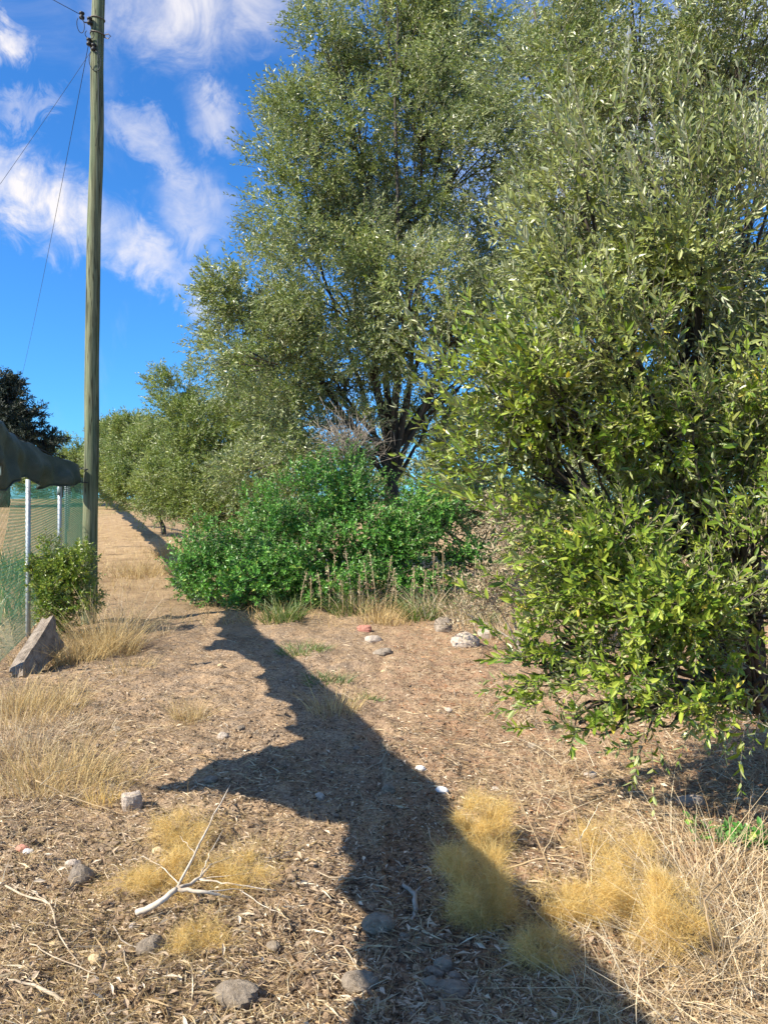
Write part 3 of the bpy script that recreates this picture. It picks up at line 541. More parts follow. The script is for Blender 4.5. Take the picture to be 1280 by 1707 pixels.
# the same cloth goes on past the pole on thin posts of its own, parallel to the track
def lx(y): return -7.9-0.40*(y-19.2)
def lz(y): return 0.055*np.maximum(0, np.asarray(y, float)-10)
LAB = ('nearest', 'second', 'third', 'fourth', 'farthest')
for q, y in enumerate((11.9, 20.5, 27.0, 35.0, 44.0)):
    x = lx(y); z = float(ground_z(x, y)); tag(MB().tube([(x, y, z-.2), (x, y, z+1.2), (x, y, float(lz(y))+2.12)], 0.03, 8).build('cloth_post', M['galv'], None, True), LAB[q]+' thin grey post seen through the fence mesh below the cloth', 'post', 'posts under the far cloth')
yy = np.linspace(11.7, 46, 260); nv = 10; V = np.zeros((len(yy), nv, 3)); x0 = lx(yy)
T = lz(yy)+2.42-0.20*(1-sst(yy, 13.0, 20.0))-0.05*np.sin((yy-10.8)*.5)**2+.01*np.sin(yy*7); Bt = T-0.44+0.05*np.sin(yy*1.3)+0.03*np.sin(yy*4.1)
for j in range(nv):
    q = j/(nv-1); V[:, j, 0] = x0+0.03*q*np.sin(yy*6+q*2)+.012*np.sin(yy*13); V[:, j, 1] = yy; V[:, j, 2] = T-(T-Bt)*q
i = (np.arange(len(yy)-1)[:, None]*nv+np.arange(nv-1)[None]).ravel()
cl2 = MB().add(V, np.stack([i, i+1, i+nv+1, i+nv], -1)).build('shade_cloth', M['cloth'], None, True); tag(cl2, 'far strip of dark cloth continuing beyond the wooden pole', 'cloth')
md = cl2.modifiers.new('thickness', 'SOLIDIFY'); md.thickness = 0.006

# ------------------------------------------------------------------ dry growth
def blades(mb, rng, base, d, L, w, bend, seg=3):
    N = len(base); t = np.linspace(0, 1, seg+1); side = nrm(np.cross(d, rdir(rng, N)))
    P = base[:, None]+d[:, None]*(L[:, None]*t)[..., None]+bend[:, None]*(L[:, None]*t**2)[..., None]
    ww = (w[:, None]*(1-t*0.85))[..., None]*side[:, None]*0.5
    v = np.stack([P-ww, P+ww], 2).reshape(N, -1, 3); k = np.arange(N)[:, None]*(2*(seg+1))
    mb.add(v.reshape(-1, 3), np.concatenate([k+np.array([[2*i, 2*i+1, 2*i+3, 2*i+2]]) for i in range(seg)]))
def G(x, y): return np.stack([x, y, ground_z(x, y)], -1)
def scatter(rng, n, ya, yb, pw=1.6, half=0.56, xa=None, xb=None):
    u = rng.random(n); e = 1-pw; y = (ya**e+u*(yb**e-ya**e))**(1/e); x = rng.uniform(-1, 1, n)*half*y
    if xa is not None: k = (x > xa) & (x < xb); x, y = x[k], y[k]
    return x, y
# loose litter: chips, straw bits, fallen leaves
rng = np.random.default_rng(21)
def litter(name, n, ya, yb, Lr, Wr, mat, label, cat, lift=0.012, tilt=0.22, xa=None, xb=None, pw=1.5, patch=None):
    x, y = scatter(rng, n, ya, yb, pw, xa=xa, xb=xb)
    if patch is not None:
        k = rng.random(len(x)) < patch(x, y); x, y = x[k], y[k]
    N = len(x); a = rng.uniform(0, 6.28, N); d = nrm(np.stack([np.cos(a), np.sin(a), rng.normal(0, tilt, N)], 1))
    L = rng.uniform(*Lr, N)*(0.6+0.8*rng.random(N)); w = rng.uniform(*Wr, N); p = G(x, y); p[:, 2] += rng.random(N)*lift+0.002
    n_ = nrm(np.array([0, 0, 1.0])+rng.normal(0, 0.35, (N, 3))); mb = MB(); add_leaves(mb, p-d*L[:, None]/2, d, n_, L, w, True, 0.5, 0.1)
    tag(mb.build(name, M[mat]), label, cat, kind='stuff')
litter('wood_chips', 62000, 1.9, 12, (0.012, 0.042), (0.0035, 0.009), 'litter', 'brown and grey chips and leaf bits covering the track', 'litter')
litter('straw_litter', 26000, 1.9, 13, (0.03, 0.13), (0.0022, 0.0045), 'straw', 'pale broken straw lying over the track', 'straw', lift=0.02, patch=lambda x, y: np.clip(0.55+1.6*vnoise(x*1.1, y*1.1+30)+0.3*(x > 0.3), 0.08, 1))
litter('fallen_leaves', 16000, 2.6, 12, (0.025, 0.055), (0.007, 0.013), 'redlitter', 'russet fallen leaves below the olive shrub', 'leaf litter', xa=0.1, xb=6, patch=lambda x, y: np.clip(0.35+1.8*vnoise(x*0.9+3, y*0.9), 0.03, 1))
litter('bark_pieces', 3000, 1.9, 11, (0.025, 0.06), (0.010, 0.020), 'litter', 'larger curled bark and leaf pieces on the track', 'litter', lift=0.03, tilt=0.35)
litter('dark_crumbs', 16000, 1.9, 11, (0.012, 0.03), (0.008, 0.018), 'darklitter', 'dark crumbs of soil and rotten leaves on the track', 'litter', lift=0.015, tilt=0.4, patch=lambda x, y: np.clip(0.4+2.0*vnoise(x*1.7+20, y*1.7), 0.03, 1))
# standing stubble everywhere, denser to the sides
def stubble(name, n, ya, yb, Lr, wr, mat, label, pw, dens, lean=0.5, xlim=None):
    x, y = scatter(rng, n, ya, yb, pw)
    k = rng.random(len(x)) < dens(x, y); x, y = x[k], y[k]; N = len(x)
    d = nrm(np.array([0, 0, 1.0])+rng.normal(0, lean, (N, 3))*np.array([1, 1, 0.2])); L = rng.uniform(*Lr, N); bend = rng.normal(0, 0.35, (N, 3)); bend[:, 2] = -np.abs(bend[:, 2])
    mb = MB(); blades(mb, rng, G(x, y), d, L, rng.uniform(*wr, N), bend, 2); tag(mb.build(name, M[mat]), label, 'grass', kind='stuff')
x, y = scatter(rng, 60000, 1.9, 9, 1.5); k = rng.random(len(x)) < np.clip(0.30+1.9*vnoise(x*1.3+50, y*1.3+3)+0.25*(x < -.3*y)+0.15*(x > .25*y), 0.02, 1); x, y = x[k], y[k]; n = len(x)
P = G(x, y); P[:, 2] += rng.random(n)*.02; d = nrm(rng.normal(0, 1, (n, 3))*[1, 1, .35]+[0, 0, .25]); mb = MB(); blades(mb, rng, P, d, rng.uniform(.03, .09, n), rng.uniform(.0008, .0018, n), rng.normal(0, .4, (n, 3))*[1, 1, .4], 2)
tag(mb.build('dry_fuzz', M['tuft']), 'fine dry golden grass fuzz matted over the ground', 'grass', kind='stuff')
x, y = scatter(rng, 5200, 1.9, 9, 1.5); k = rng.random(len(x)) < np.clip(0.4+2*vnoise(x*1.1+70, y*1.1), .05, 1); x, y = x[k], y[k]; n = len(x); sz = rng.uniform(.006, .022, n); P = G(x, y)
oc = np.array([(1, 0, 0), (0, 1, 0), (-1, 0, 0), (0, -1, 0), (.7, .7, .5), (-.7, .7, .5), (-.7, -.7, .5), (.7, -.7, .5), (0, 0, .9)], float); v = P[:, None]+oc[None]*sz[:, None, None]*rng.uniform(.6, 1.25, (n, 9, 1))
tr = np.array([(0, 1, 4), (1, 2, 5), (2, 3, 6), (3, 0, 7), (4, 5, 8), (5, 6, 8), (6, 7, 8), (7, 4, 8), (1, 5, 4), (2, 6, 5), (3, 7, 6), (0, 4, 7)]); mb = MB(); mb.add(v.reshape(-1, 3), None, (np.arange(n)[:, None, None]*9+tr[None]).reshape(-1, 3))
tag(mb.build('soil_clods', M['ground']), 'small crumbly soil clods on the track', 'soil', kind='stuff')
def pathc(y): return -0.3*y+0.5
stubble('stubble', 22000, 2.0, 12, (0.03, 0.11), (0.002, 0.0045), 'straw', 'short dry stubble over the track', 1.5, lambda x, y: np.clip(0.22+1.5*vnoise(x*0.8+11, y*0.8)+0.35*(x > 0.6)+0.25*(x < -0.33*y), 0.03, 1), 0.8)
stubble('blond_grass', 32000, 10.5, 60, (0.08, 0.32), (0.005, 0.011), 'tuft', 'blond dry grass along the far track', 1.35, lambda x, y: np.where((x > -5.0-0.40*(y-20.6)), 0.35*(x < 1.0), np.clip(0.55+1.6*vnoise(x*0.5, y*0.5), 0.12, 1)), 0.35)
stubble('field_grass', 9000, 8.5, 45, (0.12, 0.4), (0.006, 0.014), 'tuft', 'dry grass of the field behind the fence', 1.4, lambda x, y: 1.0*(x < fx(y)-0.2), 0.35)
stubble('right_straw', 9000, 2.0, 7.5, (0.12, 0.36), (0.0022, 0.0045), 'straw', 'tangled pale straw at the foot of the shrub', 1.4, lambda x, y: sst(x, 0.55, 1.2)*np.clip(0.7+1.4*vnoise(x*1.4, y*1.4), 0, 1), 1.1)
# weeds behind the fence
x, y = rng.uniform(-9, -5.2, 1300), rng.uniform(10.5, 17, 1300); k = (x < fx(y)-0.3); x, y = x[k], y[k]
mb = MB(); blades(mb, rng, G(x, y), nrm(np.array([0, 0, 1.0])+rng.normal(0, 0.3, (len(x), 3))), rng.uniform(0.15, 0.6, len(x)), rng.uniform(0.02, 0.05, len(x)), rng.normal(0, 0.3, (len(x), 3)), 2)
tag(mb.build('field_weeds', M['weed']), 'green weeds growing behind the chain-link fence', 'weeds', kind='stuff')

def tuft(name, px, py, r, h, n, mat, label, w=0.004, lean=0.35, d=None, cat='grass tuft', wind=(0, 0), seg=3):
    y = F*CAMH/(py-850) if d is None else d; x = (px-640)/F*y; g0 = float(ground_z(x, y))
    a = rng.uniform(0, 6.28, n); rr = r*rng.random(n)**0.6; bx, by = x+rr*np.cos(a), y+rr*np.sin(a)
    out = np.stack([np.cos(a)*rr/r, np.sin(a)*rr/r, 0*a], 1); dd = nrm(np.array([wind[0], wind[1], 1.0])+out*lean+rng.normal(0, lean*0.6, (n, 3))*np.array([1, 1, 0.3]))
    bend = rng.normal(0, 0.3, (n, 3))+out*0.3; bend[:, 2] = -np.abs(bend[:, 2])*0.8
    b = G(bx, by); b[:, 2] -= 0.01; mb = MB(); blades(mb, rng, b, dd, h*rng.uniform(0.45, 1.1, n), w*rng.uniform(0.6, 1.2, n), bend, seg)
    return tag(mb.build(name, M[mat], loc=(x, y, g0)), label, cat)
tuft('grass_tuft', 178, 1085, 0.36, 0.66, 620, 'tuft', 'tall dry golden grass tuft in front of the pole foot', 0.006)
tuft('grass_tuft', 125, 1100, 0.34, 0.40, 520, 'tuft', 'short golden tuft between the concrete slab and the pole bush', 0.006)
tuft('grass_tuft', 40, 1190, 0.45, 0.36, 800, 'tuft', 'wide golden tuft at the left edge below the concrete slab', 0.005)
tuft('grass_tuft', 90, 1300, 0.34, 0.32, 700, 'tuft', 'dry tuft at the left, above the pale stone block', 0.004)
tuft('grass_tuft', 172, 1330, 0.10, 0.22, 130, 'gold', 'small golden tuft touching the pale stone block', 0.003)
tuft('grass_tuft', 316, 1200, 0.14, 0.28, 200, 'tuft', 'sparse upright dry tuft alone on the middle of the track', 0.004)
tuft('grass_tuft', 200, 1075, 0.30, 0.95, 120, 'straw', 'tall thin dry stems right of the pole bush', 0.006, 0.25)
tuft('grass_tuft', 20, 1250, 0.26, 0.45, 320, 'straw', 'thin tall straw tuft at the very left edge', 0.003)
tuft('grass_tuft', 215, 1120, 0.25, 0.22, 150, 'tuft', 'low dry tuft right of the pole-foot grass', 0.005)
tuft('grass_tuft', 275, 1060, 0.16, 0.5, 40, 'straw', 'few tall dry stems standing on the track beyond the pole grass', 0.005)
tuft('grass_tuft', 60, 1110, 0.25, 0.35, 160, 'tuft', 'dry tuft against the concrete slab', 0.005)
tuft('grass_tuft', 120, 1210, 0.36, 0.18, 420, 'straw', 'flattened pale straw patch left of the track middle', 0.004, 1.2)
tuft('grass_tuft', 450, 1420, 0.18, 0.10, 200, 'tuft', 'flattened dry tuft left of the shadow band', 0.003, 1.2)
tuft('grass_tuft', 60, 1340, 0.25, 0.16, 240, 'straw', 'flattened straw patch left of the stone block', 0.003, 1.2)
tuft('grass_tuft', 200, 1290, 0.22, 0.16, 240, 'tuft', 'low golden tuft behind the pale stone block', 0.0035, 0.9)
tuft('grass_tuft', 400, 1240, 0.22, 0.10, 150, 'straw', 'thin low straw patch left of the shadow fork', 0.0035, 1.1)
tuft('grass_tuft', 900, 1300, 0.35, 0.14, 320, 'straw', 'low straw patch behind the golden weeds', 0.0035, 1.1)
tuft('grass_tuft', 820, 1190, 0.4, 0.12, 260, 'straw', 'low pale straw patch right of the shadow near the shrub tip', 0.0045, 1.1)
tuft('grass_tuft', 560, 1185, 0.22, 0.30, 170, 'tuft', 'dry tuft standing in the dark shadow band', 0.005)
tuft('grass_tuft', 640, 1040, 0.30, 0.45, 240, 'tuft', 'yellow dry tuft at the front of the green bush', 0.008)
tuft('grass_tuft', 240, 940, 0.60, 0.42, 420, 'tuft', 'bright blond patch of grass on the far track beyond the pole', 0.010, d=16)
tuft('grass_tuft', 300, 900, 0.8, 0.45, 420, 'tuft', 'pale grass fringe on the bank left of the green bush', 0.012, d=19)
tuft('grass_tuft', 1230, 1600, 0.30, 0.42, 420, 'straw', 'long pale straw clump in the lower right corner', 0.004, 0.8)
tuft('grass_tuft', 1190, 1470, 0.30, 0.40, 380, 'straw', 'bent pale straw clump below the green sprout on the right', 0.004, 0.8)
tuft('grass_tuft', 1050, 1650, 0.25, 0.25, 260, 'straw', 'low straw clump at the bottom right of the golden weeds', 0.0035, 0.9)
tuft('green_weed', 505, 1085, 0.30, 0.16, 260, 'weed', 'green weed patch at the edge of the shadow band', 0.010, 0.8, cat='weed')
tuft('green_weed', 545, 1135, 0.20, 0.16, 140, 'weed', 'green weed patch lower in the shadow band', 0.010, 0.8, cat='weed')
tuft('green_weed', 615, 1160, 0.14, 0.09, 90, 'weed', 'small green weed right of the shadow band', 0.010, 0.9, cat='weed')
for px, py, l in ((720, 1035, 'dry straw clump before the right half of the bush'), (785, 1045, 'dry straw clump between the bush and the rubble'), (600, 1030, 'thin straw clump before the middle of the bush'), (845, 1060, 'dry straw clump right of the rubble stones')):
    tuft('grass_tuft', px, py, 0.30, 0.62, 170, 'straw', l, 0.008, 0.3)
for px, py, l in ((700, 1035, 'yellow-green weed in front of the right part of the bush'), (580, 1030, 'green weed at the foot of the bush middle'), (470, 1040, 'pale green weed at the dark left foot of the bush'), (800, 1040, 'green weed among the rubble right of the bush')):
    tuft('green_weed', px, py, 0.28, 0.42, 220, 'weed', l, 0.018, 0.5, cat='weed')

def fuzzy(px, py, w, h, n, label, lean=(0, 0), mat='gold', hair=0.045):
    """dry finely branched weed: a cloud of hair-thin stalks round a few stems"""
    y = F*CAMH/(py-850); x = (px-640)/F*y; g0 = float(ground_z(x, y)); o = np.array([x, y, g0]); ln = np.array([lean[0], lean[1], 0])
    nb = 13; n = int(n*1.3); ang = rng.uniform(0, 6.28, nb); lob = np.stack([np.cos(ang)*w*.85*rng.random(nb)**.5, np.sin(ang)*w*.85*rng.random(nb)**.5, h*rng.uniform(.15, .85, nb)], 1); lr = w*rng.uniform(.16, .55, nb)
    lob += ln*(lob[:, 2:3]/h); ns = 26; k0 = rng.integers(0, nb, ns); tips = o+lob[k0]+rdir(rng, ns)*lr[k0][:, None]*[1, 1, h/w*.5]
    mb = MB(); st = np.tile(o, (ns, 1))+rng.normal(0, 0.02, (ns, 3))*[1, 1, 0]; mid = st*0.5+tips*0.5+rng.normal(0, 0.02, (ns, 3)); add_stems(mb, (st, mid, tips), 0.0014, 0.0006)
    k = rng.integers(0, nb, n); c = o+lob[k]+rdir(rng, n)*(rng.random(n)**.45*lr[k])[:, None]*[1, 1, max(.55, h/w*.42)]
    nearest = rng.random(n) < .25; kk = rng.integers(0, ns, n); t = rng.random((n, 1)); c = np.where(nearest[:, None], st[kk]*(1-t)+tips[kk]*t+rng.normal(0, .012, (n, 3)), c)
    d = nrm(rdir(rng, n)+nrm(c-o)*0.7); blades(mb, rng, c, d, hair*rng.uniform(0.4, 1.3, n)*np.where(rng.random(n) < .06, 2.2, 1), rng.uniform(0.0006, 0.0013, n), rng.normal(0, 0.6, (n, 3)), 2)
    v = np.concatenate(mb.v); mb.v = [np.stack([v[:, 0], v[:, 1], np.maximum(v[:, 2], ground_z(v[:, 0], v[:, 1])+0.002)], 1)]
    return tag(mb.build('golden_weed', M[mat], loc=(x, y, g0)), label, 'dry weed')
fuzzy(800, 1550, 0.16, 0.32, 11000, 'large golden fuzzy weed half in the dark shadow band', (0.0, 0.06))
fuzzy(808, 1425, 0.14, 0.28, 6500, 'upper golden fuzzy plume lying behind the large golden weed', (-0.01, 0.05))
fuzzy(1050, 1510, 0.20, 0.14, 3600, 'pale golden fuzz filling the middle of the golden weeds', (0, 0.05))
fuzzy(1110, 1580, 0.17, 0.25, 7500, 'golden fuzzy weed standing among pale straw on the right', (0.0, 0.03))
fuzzy(965, 1540, 0.19, 0.17, 5000, 'low golden fuzzy weed between the two larger golden weeds', (0, 0.06))
fuzzy(905, 1610, 0.14, 0.10, 3000, 'flat golden weed at the right edge of the shadow band', (0.0, 0.04))
fuzzy(1010, 1440, 0.22, 0.16, 3600, 'golden weed below the hanging sprigs of the olive shrub', (0, 0.05))
fuzzy(270, 1480, 0.22, 0.12, 4200, 'flat golden weed under the bleached forked branch', (-0.03, 0.05))
fuzzy(330, 1570, 0.15, 0.09, 2600, 'small golden weed below the bleached forked branch', (0, 0.0))
fuzzy(400, 1480, 0.17, 0.11, 2400, 'golden weed right of the bleached forked branch', (0.03, 0.05))
fuzzy(310, 1400, 0.20, 0.11, 2600, 'golden weed behind the bleached forked branch', (0, 0.05))

# ------------------------------------------------------------------ dead branches and twigs
def gpt(px, py, lift=0.0):
    y = F*CAMH/(py-850)
    for _ in range(4): y = F*(CAMH-(float(ground_z((px-640)/F*y, y))+lift))/(py-850)
    return np.array([(px-640)/F*y, y, float(ground_z((px-640)/F*y, y))+lift])
def stick(mb, pts, r0, r1, n=11, jit=0.0022):
    P = np.array([gpt(*p) for p in pts]); t = np.linspace(0, len(P)-1, n); Q = np.stack([np.interp(t, range(len(P)), P[:, i]) for i in range(3)], 1)
    Q[1:-1] += rng.normal(0, jit, (n-2, 3)); mb.tube(Q, np.linspace(r0, r1, n), 7, rng=rng, rough=0.05)
def twig_thing(name, label, segs, mat, cat='branch'):
    mb = MB()
    for s in segs: stick(mb, *s)
    v = np.concatenate(mb.v); c = v.mean(0); c[2] = v[:, 2].min(); return tag(mb.build(name, M[mat], None, True, loc=c), label, cat)
twig_thing('dead_branch', 'bleached white forked branch lying on golden weeds', [
    ([(228, 1520, .03), (265, 1500, .06), (295, 1478, .08)], .013, .011), ([(295, 1478, .08), (330, 1462, .08), (350, 1440, .09), (385, 1425, .07)], .008, .003), ([(295, 1478, .08), (340, 1484, .07), (385, 1492, .03)], .009, .005),
    ([(295, 1478, .08), (325, 1420, .10), (355, 1360, .09), (384, 1305, .06)], .006, .003), ([(330, 1462, .08), (380, 1470, .06), (460, 1485, .03)], .004, .002), ([(300, 1470, .08), (270, 1440, .05), (245, 1460, .02)], .003, .0015), ([(335, 1455, .09), (350, 1420, .1), (372, 1380, .08)], .0035, .0015), ([(340, 1484, .07), (400, 1478, .06), (440, 1460, .04)], .003, .001), ([(330, 1462, .08), (390, 1455, .08), (430, 1440, .06)], .0025, .001), ([(270, 1440, .05), (240, 1425, .06), (215, 1430, .03)], .002, .001), ([(325, 1420, .10), (300, 1390, .08)], .002, .001), ([(400, 1480, .05), (430, 1500, .03), (470, 1520, .02)], .0025, .001)], 'deadwood')
twig_thing('fallen_twig', 'long bent tan twig with side shoots at the lower left edge', [([(0, 1468, .02), (45, 1490, .03), (85, 1503, .02), (95, 1545, .02), (135, 1605, .02)], .005, .002), ([(85, 1503, .02), (60, 1485, .04), (20, 1470, .05)], .003, .0012),
    ([(95, 1545, .02), (75, 1535, .04), (50, 1536, .03)], .002, .001), ([(45, 1490, .03), (52, 1470, .05), (70, 1455, .05)], .002, .001), ([(112, 1572, .02), (130, 1560, .03), (140, 1540, .03)], .0018, .0008)], 'drytwig')
twig_thing('fallen_twig', 'stubby tan stick at the bottom left corner', [([(15, 1632, .015), (65, 1642, .02), (108, 1665, .012)], .003, .008), ([(60, 1641, .02), (80, 1630, .03)], .0025, .001)], 'drytwig')
twig_thing('fallen_twig', 'thin tan twig above the bottom left stick', [([(50, 1570, .02), (100, 1595, .03), (160, 1620, .02)], .0025, .0015), ([(100, 1595, .03), (115, 1585, .04)], .0012, .0007)], 'drytwig')
twig_thing('fallen_twig', 'pale brittle stalk slanting across the left tuft to the stone block', [([(60, 1300, .12), (110, 1322, .10), (190, 1352, .03)], .004, .002), ([(68, 1306, .12), (90, 1285, .15), (150, 1270, .14)], .003, .0015)], 'straw')
twig_thing('fallen_twig', 'thin upright-bent twig at the lower middle left', [([(205, 1580, .02), (215, 1620, .02), (235, 1668, .01)], .003, .0015)], 'drytwig')
twig_thing('gnarled_root', 'gnarled grey stick lying in the dark shadow band', [([(672, 1472, .02), (690, 1487, .05), (693, 1515, .02)], .008, .011), ([(690, 1487, .05), (702, 1480, .04)], .006, .003), ([(693, 1515, .02), (684, 1535, .02)], .007, .004)], 'greywood')
twig_thing('fallen_twig', 'straight pale stalk leaning over the golden weeds', [([(830, 1450, .06), (880, 1432, .16), (945, 1420, .2)], .004, .004)], 'straw')
twig_thing('dry_stalk', 'tall branched pale dry stalk in front of the olive shrub', [([(1000, 1540, .0), (975, 1450, .16), (955, 1340, .36), (935, 1260, .5)], .004, .002), ([(975, 1450, .16), (1005, 1400, .27), (1030, 1370, .34)], .0025, .001), ([(955, 1340, .36), (925, 1310, .42), (905, 1320, .42)], .002, .001), ([(965, 1390, .26), (1000, 1330, .4)], .002, .001)], 'straw', 'weed')
twig_thing('dry_stalk', 'pale branched dry stalk beside the large golden weed', [([(945, 1520, .0), (905, 1420, .2), (870, 1340, .36), (850, 1300, .44)], .004, .002), ([(905, 1420, .2), (930, 1370, .3), (950, 1350, .34)], .002, .001), ([(890, 1385, .27), (860, 1370, .3)], .002, .001), ([(870, 1340, .36), (890, 1300, .44)], .002, .001)], 'straw', 'weed')
twig_thing('dry_stalk', 'thick bent straw stalk at the right edge', [([(1195, 1620, 0), (1180, 1530, .2), (1170, 1500, .24), (1200, 1470, .26)], .004, .003), ([(1280, 1560, .1), (1205, 1558, .12)], .004, .003)], 'straw', 'weed')
def twig_label(i, x, y, L): return ('grey' if i % 2 else 'tan')+(' short' if L < .18 else ' mid-length' if L < .26 else ' long')+' dry twig on the litter, '+('near' if y < 3 else 'midway' if y < 4.5 else 'far')+(' left' if x < -.35*y*.5 else ' right' if x > .35*y*.5 else ' middle')
used = set()
for i in range(26):
    for _ in range(60):
        x, y = scatter(rng, 1, 2.2, 7, 1.3, 0.45); x, y = float(x[0]), float(y[0]); a = rng.uniform(0, 6.28); L = rng.uniform(0.10, 0.35)
        if twig_label(i, x, y, L) not in used: break
    used.add(twig_label(i, x, y, L)); P = np.array([[x+math.cos(a)*L*t, y+math.sin(a)*L*t+0.03*math.sin(t*5+i), 0] for t in np.linspace(-.5, .5, 6)])
    P[:, 2] = ground_z(P[:, 0], P[:, 1])+0.012+0.01*rng.random(6)
    tag(MB().tube(P, np.linspace(.0035, .0018, 6), 5).build('small_twig', M['greywood' if i % 2 else 'drytwig'], None, True), twig_label(i, x, y, L), 'twig', 'small twigs scattered on the track')
# bare grey twigs in front of the olive trunk
mb = MB(); c0 = at(585, 760, 13.2)
for i in range(90):
    d = nrm(rng.normal(0, 1, 3)*[1, 0.7, 0.6]+[0, 0, 0.9]); s = c0+rng.normal(0, .12, 3); L = rng.uniform(.4, 1.0); e = s+d*L; m = (s+e)/2+rng.normal(0, .12, 3); q = bez(s, m, e, 6)
    mb.tube(q, np.linspace(.008, .003, 6), 4)
    for _ in range(3):
        b = q[rng.integers(2, 5)]; mb.tube(bez(b, b+rng.normal(0, .12, 3), b+rng.normal(0, .25, 3), 4), np.linspace(.004, .002, 4), 3)
gb = np.array([c0[0], c0[1], float(ground_z(c0[0], c0[1]))]); mb.tube(bez(gb, (gb+c0)/2+[.1, 0, 0], c0, 6), np.linspace(.03, .015, 6), 6)
tag(mb.build('bare_bush', M['greywood'], None, True, loc=gb), 'tangle of bare grey twigs between the olive trunk and the green bush', 'bush')
# dry seed stalks before the bush
def seed_stalk(px, py, d, h):
    x = (px-640)/F*d; z = float(ground_z(x, d)); e = empty('seed_stalk', (x, d, z), ('tall' if h > .8 else 'medium' if h > .62 else 'short')+' dry pale seed stalk before the green bush, '+ORD[sorted(q[0] for q in STALKS).index(px)]+' from the left', 'weed', 'dry seed stalks along the bush'); b = np.array([x, d, z])
    top = b+[rng.normal(0, .06), rng.normal(0, .05), h]; part(MB().tube(bez(b-[0, 0, .03], (b+top)/2+rng.normal(0, .03, 3), top, 6), np.linspace(.006, .003, 6), 5), 'stem', 'straw', e)
    n = 46; t = rng.uniform(.45, 1.02, n)[:, None]; p = b*(1-t)+top*t+rng.normal(0, .014, (n, 3)); mb = MB()
    add_leaves(mb, p, nrm(rdir(rng, n)+[0, 0, .6]), rdir(rng, n), rng.uniform(.025, .05, n), rng.uniform(.010, .018, n), True); part(mb, 'seed_head', 'drybrush', e)['kind'] = 'stuff'
ORD = ['first', 'second', 'third', 'fourth', 'fifth', 'sixth', 'seventh', 'eighth', 'ninth', 'tenth', 'eleventh', 'twelfth', 'thirteenth', 'fourteenth', 'fifteenth', 'sixteenth', 'seventeenth', 'eighteenth', 'nineteenth', 'twentieth', 'twenty-first', 'twenty-second']
STALKS = ((548, 11.5, .7), (560, 11.6, .85), (585, 11.3, .9), (628, 11.4, .95), (640, 11.5, .8), (660, 11.2, .6), (742, 11.4, 1.0), (735, 11.2, .8), (760, 11.4, .7), (790, 11.3, .9), (500, 11.4, .6), (520, 11.5, .5), (815, 11.2, .7), (690, 11.3, .7), (600, 11.2, .6), (615, 11.3, .75), (710, 11.2, .65), (775, 11.3, .6), (725, 11.3, .9), (650, 11.3, .7), (535, 11.3, .6), (570, 11.2, .55))
for px, d, h in STALKS:
    seed_stalk(px, 0, d, h)

# ------------------------------------------------------------------ stones, slab
def rock(name, px, py, size, mat, label, seed, cat='stone', flat=0.6, group=None, rot=0.0, boxy=0.0, p=None, sink=0.55):
    r = np.random.default_rng(seed); p = gpt(px, py) if p is None else p
    nu, nv_ = 14, 20; u = np.linspace(0, np.pi, nu+1); v = np.linspace(0, 2*np.pi, nv_+1)[:-1]; U, V_ = np.meshgrid(u, v, indexing='ij')
    D = np.stack([np.sin(U)*np.cos(V_), np.sin(U)*np.sin(V_), np.cos(U)], -1); cuts = rdir(r, 8); lim = r.uniform(.66, .98, 8)
    dots = D@cuts.T; q_ = np.where(dots > 0.05, lim/np.maximum(dots, .05), 9); rad = -np.log(np.sum(np.exp(-np.minimum(q_, 1.05)*42), -1))/42+.04
    if boxy: rad = rad*(1-boxy)+boxy*np.minimum(1.30, 0.8*np.sum(np.abs(D)**18, -1)**(-1/18))
    for f_, a_ in ((2.3, .07), (4.7, .05), (9.5, .03)):
        w_ = r.normal(0, f_, (3, 3)); ph_ = r.uniform(0, 6, 3); rad = rad+a_*np.sin(D@w_[0]+ph_[0])*np.sin(D@w_[1]+ph_[1])
    Q = D*rad[..., None]*np.array([size[0], size[1], size[2]]); Q[1:-1] += r.normal(0, .018, Q[1:-1].shape)*size[0]; Q[0] = Q[0].mean(0); Q[-1] = Q[-1].mean(0)
    c, s = math.cos(rot), math.sin(rot); Q = Q@np.array([[c, -s, 0], [s, c, 0], [0, 0, 1]]).T
    i = (np.arange(nu)[:, None]*nv_+np.arange(nv_)[None]); j = (np.arange(nu)[:, None]*nv_+(np.arange(nv_)[None]+1) % nv_)
    return tag(MB().add(Q, np.stack([i, i+nv_, j+nv_, j], -1).reshape(-1, 4)).build(name, M[mat]), label, cat, group), p, size[2]*(1-sink)
def put(r): o, p, dz = r; o.location = (p[0], p[1], p[2]+dz); return o
put(rock('stone_block', 220, 1345, (.062, .05, .07), 'palestone', 'pale squared stone block left of the shadow arm', 1, boxy=.85, rot=.5))
put(rock('white_stone', 736, 1322, (.038, .024, .02), 'whitestone', 'small bright white stone at the edge of the shadow band', 2, rot=-.4))
put(rock('dark_rock', 395, 1668, (.085, .05, .045), 'stone', 'dark jagged rock at the bottom, left of the shadow', 3, rot=-.1))
put(rock('grey_stone', 252, 1582, (.055, .035, .035), 'stone', 'grey stone below the bleached branch', 4, rot=.6))
put(rock('grey_stone', 745, 1655, (.075, .045, .03), 'stone', 'long smooth stone lowest in the shadow band', 5))
